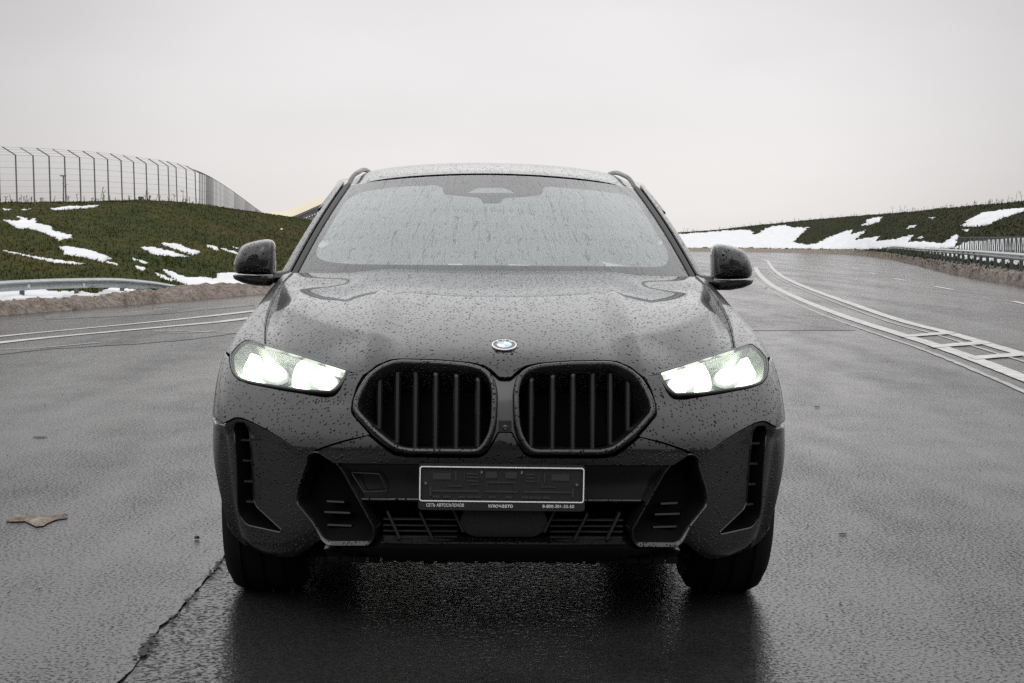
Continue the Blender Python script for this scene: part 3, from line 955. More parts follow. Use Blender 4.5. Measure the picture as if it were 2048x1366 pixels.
# ---- tall debris fence on the left bank
M_fence = simple('fence_steel', (.16, .165, .17), .55, .3, vary=.2, scale=5)
M_wire = simple('fence_wire', (.42, .43, .44), .5, .4)
M_wire_far = simple('fence_wire_dull', (.20, .21, .22), .55, .3)
fence = empty('track_fence', tuple(at_dist(200, 405, 105)))
tag(fence, 'tall steel mesh fence with outward arms along the crest of the left bank', 'fence')
base = np.array(fence.location)
fp = [(-75, 306, 413, 88.5), (-38, 308, 411, 90.5), (-3, 309, 409.5, 92.8)] + list(zip([31, 66, 98, 129, 159, 188, 215, 242, 267, 292, 316, 336, 352, 372, 390],
     [310, 311, 312, 313, 315, 316.5, 318.5, 321, 324, 327, 330, 332, 334.5, 338.5, 343],
     [408, 407, 405, 404.5, 404.5, 404.5, 405, 406, 406, 405.5, 405.5, 405.5, 406.5, 409, 412],
     [95, 97.5, 100, 102.5, 105, 107.5, 110, 113, 116, 119, 122.5, 126, 129, 132.5, 136.5]))
far = np.array([(398, 346, 140), (412, 351, 158), (427, 358, 190), (447, 370, 222), (468, 384, 262), (490, 400, 325), (510, 415, 400), (526, 426, 480)])
ds = list(np.arange(141, 470, 4.2))
for d in ds:
    x, yt = np.interp(d, far[:, 2], far[:, 0]), np.interp(d, far[:, 2], far[:, 1])
    fp.append((x, yt, yt + 2.75 * FOC / d, d))
prev = None
arm_v = np.array([-.62, -.35, .42])
for i, (x, yt, yb, d) in enumerate(fp):
    a, b_ = at_dist(x, yb + 3, d) - base, at_dist(x, yt, d) - base
    near = d < 138
    a = a + np.array([(.09 if near else 0), 0, 0])
    o = MB().bar(a, b_, .085 if near else .07, sides=6).build('post', M_fence, fence, 40)
    if near:
        arm = MB().bar(b_, b_ + arm_v, .075, .05).build('arm', M_steel if i % 5 in (1, 4) else M_fence, o)
    else:
        arm = MB().bar(b_, b_ + arm_v * .7, .06, .04).build('arm', M_fence, o)
    if prev is not None:
        a0, b0 = prev
        mb = MB()
        nv = 18 if near else 5
        rw = .007
        for k in range(1, nv):
            f = k / nv
            mb.bar(a0 + (a - a0) * f, b0 + (b_ - b0) * f, rw, sides=3)
        for k in range(0, 9, 1 if near else 2):
            f = k / 8
            p0, p1 = a0 + (b0 - a0) * f, a + (b_ - a) * f
            mb.bar(p0, p1, .020 if k in (2, 4, 6, 8) else .010, sides=3)
        av = arm_v if near else arm_v * .7
        for f in (.35, .7, 1.0):
            mb.bar(b0 + av * f, b_ + av * f, .018, sides=3)
        w = mb.build('wire_mesh', M_wire if near else M_wire_far, fence, None)
        tag(w, kind='stuff')
    prev = (a, b_)

# ---- lamp post, small box on a stake behind the fence
p = at_dist(127, 402, 175)
lp_ = empty('lamp_post', tuple(p - (0, 0, .4)))
tag(lp_, 'thin distant lamp post seen through the left fence', 'lamp post')
hgt = (402 - 352) / FOC * 175 + .4
MB().bar((0, 0, 0), (0, 0, hgt), .13, sides=8).build('pole', M_post, lp_)
MB().box((0, -.1, hgt), (.55, .35, .12)).build('lamp_head', M_post, lp_)
p = at_dist(282, 407, 128)
bx_ = empty('marker_box', tuple(p - (0, 0, .2)))
tag(bx_, 'small dark box on a stake at the foot of the fence', 'box')
MB().bar((0, 0, 0), (0, 0, .55), .05).build('stake', M_darkpost, bx_)
MB().box((0, 0, .60), (.36, .25, .22)).build('box', M_darkpost, bx_)

# ---- far hall with a pale curved roof and an open truss edge
hall = empty('grandstand', tuple(at_dist(620, 445, 430)))
tag(hall, 'far hall with cream curved roof and truss edge behind the left bank', 'building')
base = np.array(hall.location)
M_cream = simple('cream_roof', (.62, .55, .40), .6, vary=.05, scale=.3)
M_truss = simple('truss_steel', (.16, .16, .19), .6)
M_wall = simple('white_wall', (.78, .78, .78), .6, vary=.05, scale=.3)
ridge = [(528, 430, 470), (545, 425, 470), (565, 423.5, 468), (585, 416.5, 465), (610, 406.5, 462), (632, 398.5, 460), (655, 394.5, 458), (690, 391, 456), (760, 388, 452), (860, 392, 448)]
eave_ = [(528, 436, 440), (545, 435, 439), (565, 434, 438), (585, 432.6, 436), (610, 422.5, 434), (632, 412.8, 432), (655, 403.6, 430), (690, 397, 428), (760, 393, 424), (860, 399, 420)]
R_, E_ = [np.array(spline([tuple(at_dist(*q) - base) for q in s_], 4)) for s_ in (ridge, eave_)]
V, F = [], []
for r_, e_ in zip(R_, E_):
    for f in np.linspace(0, 1, 7):
        p = e_ * (1 - f) + r_ * f
        V.append(p + (0, 0, .5 * math.sin(math.pi * f)))
    V.append(r_ + (0, 10, -3))
    V.append(e_ + (0, .3, -.35))
k = 9
for i in range(len(R_) - 1):
    for q in range(7): F.append((i * k + q, i * k + k + q, i * k + k + q + 1, i * k + q + 1))
    F.append((i * k + 8, i * k + k + 8, i * k + k, i * k))
mesh_obj('roof', V, F, M_cream, hall, True, 40)
mb = MB()
el_ = E_[10:26]
for i in range(len(el_) - 1):
    a, b_ = el_[i] + (0, .3, -.5), el_[i + 1] + (0, .3, -.5)
    c, d = a - (0, 0, 1.5), b_ - (0, 0, 1.5)
    mb.bar(a, b_, .28); mb.bar(c, d, .2); mb.bar(a, d, .16); mb.bar(c, b_, .16); mb.bar(a, c, .16)
mb.build('truss', M_truss, hall)
w0, w1 = E_[8] - (0, -3, 1.7), E_[-1] - (0, -3, 1.7)
V, F = [], []
for e_ in E_[10:]: V += [e_ + (0, 1.5, -2.0), e_ + (0, 1.5, -9.0)]
for i in range(len(E_[10:]) - 1): F.append((2 * i, 2 * i + 1, 2 * i + 3, 2 * i + 2))
mesh_obj('wall', V, F, M_wall, hall, False)
for i in range(10, len(E_) - 1, 6):
    MB().bar(E_[i] + (0, 1.3, -2), E_[i] + (0, 1.3, -9), .3).build('column', M_truss, hall)

# ---- dry weeds on the crests
M_weed = simple('dry_weed', (.085, .075, .05), .8)
def weeds(n_, xr, crest, dist, h, seed):
    r_ = random.Random(seed)
    mb = MB()
    for _ in range(n_):
        x = r_.uniform(*xr)
        y, d = np.interp(x, *crest), np.interp(x, *dist)
        p = at_dist(x, y + 1.5, d)
        hh = h * r_.uniform(.3, 1.0) * (1.8 if r_.random() < .12 else 1)
        q = p + np.array([r_.uniform(-.25, .25) * hh, r_.uniform(-.2, .2) * hh, hh])
        mb.bar(p, q, .035, sides=3)
        for k in range(r_.randint(0, 3)):
            f = r_.uniform(.45, .95)
            s_ = p + (q - p) * f
            mb.bar(s_, s_ + np.array([r_.uniform(-.3, .3) * hh, 0, r_.uniform(.08, .3) * hh]), .028, sides=3)
    return mb
mb = weeds(300, (1360, 2300), ([1360, 1430, 1500, 1600, 1700, 1800, 1900, 2000, 2100, 2300], [466, 461.5, 453.5, 443, 435, 428, 419, 410, 402, 386]),
           ([1360, 1500, 1600, 1700, 1800, 1900, 2000, 2100, 2300], [335, 328, 318, 302, 252, 206, 178, 156, 118]), .85, 5)
tag(mb.build('weeds', M_weed, None, None), 'thin dry weeds along the crest of the right bank', 'weeds', kind='stuff')
mb = weeds(90, (0, 400), ([0, 100, 200, 300, 400], [409, 406, 405, 405, 412]), ([0, 100, 200, 300, 400], [92, 96, 101, 108, 120]), .55, 9)
tag(mb.build('weeds', M_weed, None, None), 'few dry weeds at the foot of the left fence', 'weeds', kind='stuff')

# ---- small things on the asphalt
def lump(name, px, py, w, dep, h, mat, seed, n_=22, up=0.0):
    c = ground_hit(px, py)
    r_ = random.Random(seed)
    V, F = [], []
    rings = ((1.0, 0), (.86, .8), (.55, 1.0), (.2, .9))
    rad = [1 + .35 * (r_.random() - .5) for _ in range(n_)]
    for sc_, hz in rings:
        for k in range(n_):
            an = 2 * math.pi * k / n_
            V.append((w / 2 * sc_ * rad[k] * math.cos(an), dep / 2 * sc_ * rad[k] * math.sin(an), h * hz * (1 + .5 * (r_.random() - .5)) + .004))
    for i in range(len(rings) - 1):
        for k in range(n_): F.append((i * n_ + k, i * n_ + (k + 1) % n_, (i + 1) * n_ + (k + 1) % n_, (i + 1) * n_ + k))
    F.append(tuple(range((len(rings) - 1) * n_, len(rings) * n_)))
    o = mesh_obj(name, V, F, mat, None, True, 40)
    o.location = (c[0], c[1], float(road_z(c[0], c[1])))
    return o
# scrap of dirty ice, its outline from the photograph
ICE = [(12, 1040), (30, 1036), (60, 1034), (90, 1036), (112, 1033), (136, 1034), (134, 1038), (112, 1041), (98, 1047), (86, 1054), (72, 1055), (60, 1049), (50, 1044), (30, 1045), (14, 1045)]
M_ice = ground_mat('dirty_ice', [(.3, (.16, .13, .10)), (.5, (.26, .22, .18)), (.7, (.34, .30, .26))], 7, .5, 40)
P = np.array([ground_hit(*p)[:2] for p in resample(ICE, 3, True)])
c0 = P.mean(0)
P = P - c0
UV, Ff = fill(P, .03, .03)
bd = set(i for e in border_loops([tuple(f) for f in Ff]) for i in e)
V = [(x, y, .005 if i in bd else .016 + .008 * noise.noise(Vector((x * 20, y * 20, 0)))) for i, (x, y) in enumerate(UV)]
o = mesh_obj('ice_scrap', V, [tuple(f) for f in Ff], M_ice)
if o.data.polygons[0].normal.z < 0: o.data.flip_normals()
o.location = (c0[0], c0[1], 0)
tag(o, 'flat scrap of dirty tan ice on the asphalt left of the car', 'ice')
M_stone = simple('dark_stone', (.025, .025, .025), .6, vary=.3)
o = lump('stone', 394, 1079, .022, .02, .011, M_stone, 3); tag(o, 'dark stone on the asphalt left of the front tyre', 'stone')
o = lump('stone', 1686, 1070, .035, .03, .004, M_stone, 5); tag(o, 'flat dark clod on the wet asphalt right of the car', 'stone')
o = lump('stone', 1634, 815, .045, .025, .006, M_stone, 6); tag(o, 'long dark chip on the asphalt right of the right headlight', 'stone')
o = lump('stone', 80, 875, .10, .05, .003, M_stone, 7); tag(o, 'dark smear of grit far left on the asphalt', 'stone')
# scattered grit
rg = random.Random(21)
mb = MB()
for _ in range(260):
    px, py = rg.uniform(-60, 2110), 690 + 680 * rg.random() ** 1.6
    if 440 < px < 1560 and py > 640: continue
    c = ground_hit(px, py)
    s_ = rg.uniform(.002, .007) * (1 + max(0, c[1] - 8) * .05)
    mb.add([(c[0] - s_, c[1], .004), (c[0] + s_ * .8, c[1] - s_ * .6, .004), (c[0] + s_ * .3, c[1] + s_, .004), (c[0], c[1], .004 + s_ * .6)], [(0, 1, 3), (1, 2, 3), (2, 0, 3)])
tag(mb.build('grit', M_stone, None, None), 'small grit scattered over the wet asphalt', 'grit', kind='stuff')

# ---- dark wood on rising ground out of view, added to darken the car's reflections
rw_ = random.Random(31)
mb = MB()
for k in range(900):
    if k < 420:
        x, y = rw_.uniform(-110, 110), -rw_.uniform(46, 74)
        z0 = -.2 + 3.0 * float(smooth(-34, -70, y))
    else:
        x, y = rw_.choice((-1, 1)) * rw_.uniform(62, 96), rw_.uniform(-72, 22)
        z0 = -.8
    h = rw_.uniform(5.5, 9.5)
    r0_ = h * rw_.uniform(.16, .24)
    mb.bar((x, y, z0 - .5), (x, y, z0 + h * .5), .25, sides=5)
    for f0, f1, rr in ((.10, .55, 1.0), (.38, .80, .75), (.62, 1.0, .5)):
        n_ = 7
        V = [(x + r0_ * rr * math.cos(6.283 * q / n_) * rw_.uniform(.8, 1.2), y + r0_ * rr * math.sin(6.283 * q / n_) * rw_.uniform(.8, 1.2), z0 + h * f0 * rw_.uniform(.95, 1.05)) for q in range(n_)] + [(x, y, z0 + h * f1)]
        mb.add(V, [(q, (q + 1) % n_, n_) for q in range(n_)] + [tuple(range(n_))[::-1]])
tag(mb.build('unseen_wood', simple('dark_conifer', (.018, .026, .014), .8, vary=.4, scale=2), None, 20), 'dark conifer wood added to darken reflections on the car', 'unseen_wood', kind='stuff')
gx_, gy_ = np.linspace(-140, 140, 30), np.linspace(-140, -30, 20)
V = [(x, y, -.25 + 3.0 * float(smooth(-34, -70, y)) + .3 * noise.noise(Vector((x * .08, y * .08, 0)))) for x in gx_ for y in gy_]
F = [(i * 20 + j, (i + 1) * 20 + j, (i + 1) * 20 + j + 1, i * 20 + j + 1) for i in range(29) for j in range(19)]
tag(mesh_obj('grass_slope', V, F, M_grass2), kind='structure')
# ================================================================== THE CAR
YAW, CARX, CARY = 0.033831, -0.018584, 5.5
car = empty('parked_car', (CARX, CARY, 0), YAW)
tag(car, 'dark grey coupe SUV with lit headlights, wet with rain drops, seen head-on', 'car')
_c, _s = math.cos(YAW), math.sin(YAW)
W2C = np.array([[_c, _s, 0], [-_s, _c, 0], [0, 0, 1]])
CAMC = W2C @ (CAM - np.array([CARX, CARY, 0]))

def car_ray(px, py):
    d = W2C @ ray(px, py)
    o = CAMC.copy()
    if px < 1005:
        d, o = d * (-1, 1, 1), o * (-1, 1, 1)
    return o, d

def car_pt(px, py, y):
    """point in car space (right half) seen at a photo pixel, y metres behind the number plate"""
    o, d = car_ray(px, py)
    return o + d * ((y - o[1]) / d[1])

M_paint = paint('grey_metallic_paint', (.011, .0115, .013), .60, .33)
M_black = simple('gloss_black_trim', (.006, .006, .0065), .22, coat=.3)
M_black_wet = paint('wet_gloss_black', (.005, .005, .0055), 0, .3, coat=.35, scale=110)
M_plastic = simple('black_plastic', (.008, .008, .008), .55, vary=.3, scale=60)
M_void = simple('dark_inner_shell', (.003, .003, .003), .9, spec=.1)
M_rubber = simple('tyre_rubber', (.005, .005, .005), .75, spec=.2, vary=.3, scale=40)
M_rim = simple('dark_alloy', (.05, .05, .052), .35, .9)
M_disc = simple('brake_disc_steel', (.3, .3, .3), .35, 1.0)
M_chrome = simple('chrome', (.75, .75, .76), .12, 1.0)
M_white = simple('white_print', (.8, .8, .8), .5)
M_seat = simple('seat_leather', (.03, .03, .032), .5, vary=.2)
M_dash = simple('dashboard_grain', (.02, .02, .021), .6, vary=.2, scale=80)

# ---- master surface: sections run from the lower bumper edge up over the wing or bonnet to the windscreen
S = []
def sec(rows): S.append(np.array(rows, float))
def secx(x, yz, dx=None):
    dx = dx or [0] * len(yz)
    sec([(x + d, y, z) for (y, z), d in zip(yz, dx)])
secx(0, [(.13, .235), (.03, .30), (.035, .42), (.015, .56), (.0, .61), (.012, .70), (.035, .79), (.08, .865), (.125, .915), (.215, .957), (.45, 1.028), (.8, 1.095), (1.15, 1.148), (1.52, 1.182)])
secx(.22, [(.13, .235), (.033, .30), (.037, .42), (.018, .56), (.003, .61), (.017, .70), (.042, .79), (.088, .868), (.135, .917), (.225, .958), (.455, 1.027), (.805, 1.094), (1.155, 1.147), (1.525, 1.182)])
secx(.42, [(.16, .235), (.05, .30), (.055, .42), (.042, .56), (.03, .61), (.05, .70), (.085, .785), (.145, .855), (.195, .90), (.285, .945), (.505, 1.016), (.835, 1.087), (1.175, 1.143), (1.535, 1.18)])
secx(.58, [(.22, .24), (.11, .305), (.115, .43), (.115, .55), (.107, .61), (.128, .69), (.175, .77), (.245, .838), (.295, .88), (.385, .928), (.58, .997), (.88, 1.073), (1.21, 1.137), (1.555, 1.177)], [0] * 8 + [0, 0, -.005, -.01, -.02, -.03])
secx(.73, [(.30, .165), (.225, .225), (.205, .43), (.212, .55), (.214, .61), (.242, .69), (.295, .77), (.37, .845), (.425, .888), (.51, .928), (.69, .985), (.96, 1.058), (1.265, 1.13), (1.575, 1.173)], [-.02, 0, 0, 0, 0, 0, 0, 0, 0, 0, -.005, -.01, -.025, -.05])
secx(.855, [(.39, .155), (.335, .215), (.32, .43), (.33, .55), (.336, .61), (.368, .69), (.425, .78), (.505, .858), (.565, .903), (.65, .935), (.81, .980), (1.05, 1.047), (1.32, 1.122), (1.6, 1.169)], [-.05, -.015, 0, 0, 0, 0, 0, 0, 0, 0, 0, -.01, -.03, -.07])
secx(.962, [(.49, .16), (.43, .22), (.405, .42), (.41, .55), (.418, .61), (.458, .70), (.535, .79), (.635, .872), (.705, .915), (.785, .945), (.925, .985), (1.115, 1.043), (1.36, 1.115), (1.62, 1.165)], [-.06, -.02, 0, .005, .005, .005, 0, -.015, -.03, -.04, -.055, -.07, -.095, -.13])
sec([(.965, .62, .20), (1.005, .555, .27), (1.021, .53, .43), (1.025, .53, .55), (1.026, .54, .62), (1.027, .575, .71), (1.022, .645, .80), (1.008, .75, .88), (.992, .835, .925), (.98, .905, .957), (.955, 1.02, .995), (.93, 1.185, 1.043), (.90, 1.405, 1.108), (.865, 1.635, 1.16)])
sec([(.965, .9, .27), (.995, .9, .34), (1.015, .9, .45), (1.024, .9, .55), (1.027, .9, .62), (1.025, .92, .72), (1.016, .94, .81), (1.01, .975, .89), (.988, 1.015, .937), (.968, 1.065, .972), (.945, 1.15, 1.008), (.925, 1.28, 1.052), (.90, 1.46, 1.106), (.872, 1.645, 1.155)])
sec([(.955, 1.35, .27), (.98, 1.35, .34), (.995, 1.35, .45), (1.0, 1.35, .55), (1.002, 1.35, .63), (1.004, 1.35, .74), (1.0, 1.35, .84), (.988, 1.36, .91), (.975, 1.38, .96), (.962, 1.41, .998), (.945, 1.45, 1.033), (.927, 1.51, 1.068), (.905, 1.59, 1.108), (.88, 1.68, 1.15)])
dz = [.27, .34, .45, .55, .63, .74, .84, .91, .955, 1.0, 1.04, 1.075, 1.11, 1.145]
dx = [.955, .975, .983, .981, .982, .988, .992, .988, .979, .967, .95, .932, .91, .887]
def door(y, k=1.0, add=0.0, top=0.0):
    sec([(x * k + add * math.exp(-((z - .62) / .3) ** 2), y + .02 * max(0, z - .9), z + top * max(0, z - .8) / .35) for x, z in zip(dx, dz)])
door(1.74); door(2.3); door(3.0, 1, 0, .005); door(3.45, 1, .012, .01); door(3.83, 1, .03, .012); door(4.2, .99, .02, .01)
door(4.55, .95, 0, 0); door(4.78, .84, 0, -.01)
sec([(x * .5, 4.92 - .10 * abs(z - .75), z - .01) for x, z in zip(dx, dz)])
sec([(0, 4.95 - .10 * abs(z - .75), z - .01) for x, z in zip(dx, dz)])
NET = np.array(S)                               # sections x rows x 3
NA, NT = NET.shape[0] - 1, NET.shape[1] - 1
g0, g1 = NET[1] * (-1, 1, 1), NET[-2] * (-1, 1, 1)
NG = np.concatenate([g0[None], NET, g1[None]], 0)
NG = np.concatenate([(2 * NG[:, 0] - NG[:, 1])[:, None], NG, (2 * NG[:, -1] - NG[:, -2])[:, None]], 1)

def basis(u):
    return np.stack([(1 - u) ** 3 / 6, (3 * u ** 3 - 6 * u * u + 4) / 6, (-3 * u ** 3 + 3 * u * u + 3 * u + 1) / 6, u ** 3 / 6], -1)
def dbasis(u):
    return np.stack([-(1 - u) ** 2 / 2, (9 * u * u - 12 * u) / 6, (-9 * u * u + 6 * u + 3) / 6, u * u / 2], -1)

def surf(a, t, want_n=True):
    a, t = np.atleast_1d(np.asarray(a, float)), np.atleast_1d(np.asarray(t, float))
    i = np.clip(np.floor(a).astype(int), 0, NA - 1)
    j = np.clip(np.floor(t).astype(int), 0, NT - 1)
    u, v = a - i, t - j
    Bu, Bv = basis(u), basis(v)
    C = NG[i[:, None, None] + np.arange(4)[None, :, None], j[:, None, None] + np.arange(4)[None, None, :]]
    P = np.einsum('ni,nj,nijk->nk', Bu, Bv, C)
    if not want_n: return P
    Pa = np.einsum('ni,nj,nijk->nk', dbasis(u), Bv, C)
    Pt = np.einsum('ni,nj,nijk->nk', Bu, dbasis(v), C)
    n = np.cross(Pa, Pt)
    n /= np.linalg.norm(n, axis=1)[:, None] + 1e-12
    return P, n

RA, RT = 10, 8
ga, gt = np.meshgrid(np.arange(NA * RA + 1) / RA, np.arange(NT * RT + 1) / RT, indexing='ij')
GP, GN = surf(ga.ravel(), gt.ravel())
nt_ = gt.shape[1]
GF = [(i * nt_ + j, (i + 1) * nt_ + j, (i + 1) * nt_ + j + 1, i * nt_ + j + 1) for i in range(ga.shape[0] - 1) for j in range(nt_ - 1)]
BODY = BVHTree.FromPolygons([Vector(p) for p in GP], GF)

def px_at(px, py):
    """surface coordinates of the body point seen at a photo pixel (nearest one where the ray just misses)"""
    o, d = car_ray(px, py)
    loc, nrm, idx, _ = BODY.ray_cast(Vector(o), Vector(d).normalized())
    if loc is None or d[1] * 0 + loc[1] > 3.0:
        best = None
        dn = d / np.linalg.norm(d)
        for s_ in np.linspace(5.2, 8.2, 40):
            l2, n2, i2, ds = BODY.find_nearest(Vector(o + dn * s_))
            if l2 is not None and (best is None or ds < best[0]): best = (ds, l2, i2)
        loc, idx = best[1], best[2]
    i, j = divmod(idx, nt_ - 1)
    A, B, D = GP[i * nt_ + j], GP[(i + 1) * nt_ + j], GP[i * nt_ + j + 1]
    q = np.array(loc) - A
    Mx = np.stack([B - A, D - A], 1)
    uv = np.linalg.lstsq(Mx, q, rcond=None)[0]
    return ((i + np.clip(uv[0], -.2, 1.2)) / RA, (j + np.clip(uv[1], -.2, 1.2)) / RT)

def px_path(pts, r=4, step=3.0, closed=False):
    return [px_at(*p) for p in resample(fillet(pts, r, closed), step, closed)]

def yz_at(y, z, amin=6.3, amax=18):
    ok = (ga.ravel() >= amin) & (ga.ravel() <= amax)
    d = (GP[:, 1] - y) ** 2 + (GP[:, 2] - z) ** 2 + (~ok) * 1e3
    k = int(np.argmin(d))
    a, t = ga.ravel()[k], gt.ravel()[k]
    for _ in range(6):
        p = surf(a, t, False)[0]
        pa, pt = (surf(a + 1e-3, t, False)[0] - p) / 1e-3, (surf(a, t + 1e-3, False)[0] - p) / 1e-3
        J = np.array([[pa[1], pt[1]], [pa[2], pt[2]]])
        try: st = np.linalg.solve(J, np.array([y - p[1], z - p[2]]))
        except Exception: break
        a, t = float(np.clip(a + np.clip(st[0], -.3, .3), amin, amax)), float(np.clip(t + np.clip(st[1], -.5, .5), 0, NT))
    return (a, t)

def mirror_mesh(me, name):
    m2 = me.copy()
    m2.name = name
    m2.transform(Matrix.Scale(-1, 4, (1, 0, 0)))
    m2.flip_normals()
    return m2

def both(name, V, F, mat, parent, normals=None, sharp=None, label=None):
    """a part on the right side and its mirror twin on the left"""
    V = np.asarray(V, float)
    o1 = mesh_obj(name, V, F, mat, parent, True, sharp, normals)
    N2 = None if normals is None else np.asarray(normals) * (-1, 1, 1)
    o2 = mesh_obj(name, V * (-1, 1, 1), [tuple(f)[::-1] for f in F], mat, parent, True, sharp, N2)
    return o1, o2

def shell_panel(outline, sa=.07, st=.11, off=0.0, skirt=.022, holes=(), offfn=None, recompute=False):
    """body panel cut from the master surface, with edges turned inwards"""
    UV, F = fill(outline, sa, st, holes)
    a, t = np.maximum(UV[:, 0], 0), np.clip(UV[:, 1], 0, NT)
    P, N = surf(a, t)
    o = np.full(len(P), off)
    if offfn is not None: o = o + offfn(P, a, t)
    V = P + N * o[:, None]
    if offfn is not None or recompute:
        fn = np.cross(V[F[:, 1]] - V[F[:, 0]], V[F[:, 2]] - V[F[:, 0]])
        N2 = np.zeros_like(V)
        for k in range(3): np.add.at(N2, F[:, k], fn)
        N2 /= np.linalg.norm(N2, axis=1)[:, None] + 1e-12
        sg = np.sign((N2 * N).sum(1).mean())
        N2 *= sg
        bad = (N2 * N).sum(1) < .2
        N2[bad] = N[bad]
        mid = np.abs(a) < 1e-4
        N2[mid, 0] = 0
        Nn = N2 / (np.linalg.norm(N2, axis=1)[:, None] + 1e-12)
    else: Nn = N.copy()
    # orient outward
    fn = np.cross(V[F[:, 1]] - V[F[:, 0]], V[F[:, 2]] - V[F[:, 0]])
    if (fn * N[F[:, 0]]).sum(1).mean() < 0: F = F[:, ::-1]
    F = [tuple(f) for f in F]
    V, Nn = list(V), list(Nn)
    if skirt:
        for (i, j) in border_loops(F):
            if a[i] < 1e-4 and a[j] < 1e-4: continue
            e = V[j] - V[i]
            side = np.cross(e, N[i])
            side /= np.linalg.norm(side) + 1e-12
            k = len(V)
            V += [V[i], V[j], V[j] - N[j] * skirt, V[i] - N[i] * skirt]
            Nn += [side] * 4
            F.append((k + 1, k, k + 3, k + 2))
    return np.array(V), F, np.array(Nn)

def center_panel(name, outline, mat, **kw):
    """a panel that crosses the car's middle: half outline from a = 0, mirrored into one mesh"""
    nc = 24                                                      # points along the middle line
    outline = list(outline) + [(0.0, t) for t in np.linspace(outline[-1][1], outline[0][1], nc + 2)[1:-1]]
    V, F, N = shell_panel(outline, **kw)
    n = len(V)
    V2, N2 = V * (-1, 1, 1), N * (-1, 1, 1)
    F2 = [tuple(i + n for i in f[::-1]) for f in F]
    o = mesh_obj(name, np.concatenate([V, V2]), F + F2, mat, car, True, None, np.concatenate([N, N2]))
    return o

def sweep(path, prof, closed=True, flip=False, rel=None):
    """profile (side, out) swept along a path of surface coordinates"""
    A = np.array(path)
    P, N = surf(np.maximum(A[:, 0], 0), np.clip(A[:, 1], 0, NT))
    if rel is not None: P = P + N * rel(P, A[:, 0], A[:, 1])[:, None]
    n = len(P)
    if closed: T = np.roll(P, -1, 0) - np.roll(P, 1, 0)
    else: T = np.gradient(P, axis=0)
    T /= np.linalg.norm(T, axis=1)[:, None] + 1e-12
    B = np.cross(T, N)
    B /= np.linalg.norm(B, axis=1)[:, None] + 1e-12
    # side > 0 points out of the loop
    if closed:
        c = P.mean(0)
        if ((P - c) * B).sum(1).mean() < 0: B = -B
    if flip: B = -B
    V, F, k = [], [], len(prof)
    for i in range(n):
        for b, o in prof: V.append(P[i] + B[i] * b + N[i] * o)
    for i in range(n if closed else n - 1):
        j = (i + 1) % n
        for q in range(k - 1): F.append((i * k + q, j * k + q, j * k + q + 1, i * k + q + 1))
    return np.array(V), F

def smooth_path(path, it=2, closed=True):
    A = np.array(path)
    for _ in range(it):
        B = (np.roll(A, 1, 0) + 2 * A + np.roll(A, -1, 0)) / 4
        if not closed: B[0], B[-1] = A[0], A[-1]
        A = B
    return [tuple(p) for p in A]

# ---- measured outlines (left half of the photograph)
SHUT = [(529, 691), (528.5, 653), (532, 629), (541, 602), (555, 576), (572, 556), (584, 545)]
HOODFRONT = [(1004, 754), (998, 753), (985, 740), (970, 730.5), (941, 724), (877, 718.5), (800, 716.6), (780, 718), (753, 728), (727, 748.5), (700, 741), (650, 727), (601, 711.5), (529, 691)]
LENS = [(494, 679, 8), (528, 691, 3), (601, 713, 2), (694, 742, 3), (689, 754, 3), (677, 771, 5), (665.6, 783, 8), (605.5, 780, 3), (513, 766, 4), (482, 759, 12), (468, 746, 12), (463, 728, 8), (463, 708, 3), (476, 692, 6)]
BEZEL = [(700, 744), (682, 778), (667, 792), (645, 794), (572, 784), (500, 770), (478, 762)]
KIDNEY = [(727, 750), (713, 774), (702, 803, 6), (702, 827, 6), (739, 869), (771, 896.5), (790, 908), (816, 913), (957, 914, 8), (972, 906, 6), (990, 879), (998, 863)]
RING = [(735, 760, 8), (722, 782, 8), (712, 805, 8), (712, 823, 8), (745, 860, 8), (777, 887, 10), (797, 899, 12), (822, 903, 8), (953, 904, 10), (967, 896, 10), (981, 873, 8), (987, 852, 8), (989, 825, 8), (990, 782, 12), (983, 757, 12), (967, 741, 14), (938, 733, 14), (877, 728, 10), (797, 726, 20), (778, 731, 14), (755, 742, 12)]
INTAKE = [(612.6, 911, 5), (624, 903, 6), (644, 905, 6), (668, 920, 8), (685, 941, 8), (748.5, 1056, 6), (747, 1079, 6), (737, 1091, 6), (657, 1091, 8), (640, 1081, 8), (582, 1010, 6), (581, 999, 6), (585, 977, 5)]
SLOT = [(470, 843, 5), (490, 844, 4), (494, 1000, 8), (501, 1016, 6), (553, 1063, 3), (549, 1066, 3), (481, 1053, 8), (465, 1032, 8), (462, 1011, 5), (461, 856, 6)]

SLOT = [(x - 9 * (y - 843) / 220, y + 5 * (y - 843) / 220, r) for x, y, r in SLOT]
# ---- inner dark shell behind every gap and opening
WHEELS = ((.885, .375), (3.86, .378))
def off_grid(o): return GP - GN * o
_so = .055 + .15 * (1 - smooth(6.6, 7.2, ga.ravel())) * (1 - smooth(8.8, 9.6, gt.ravel()))
vi = GP - GN * _so[:, None]
keepF = []
for f in GF:
    c = GP[list(f)].mean(0)
    if c[0] > .6 and any((c[1] - wy) ** 2 + (c[2] - wz) ** 2 < .44 ** 2 for wy, wz in WHEELS): continue
    keepF.append(f)
n = len(vi)
mesh_obj('inner_shell', np.concatenate([vi, vi * (-1, 1, 1)]), keepF + [tuple(i + n for i in f[::-1]) for f in keepF], M_void, car)

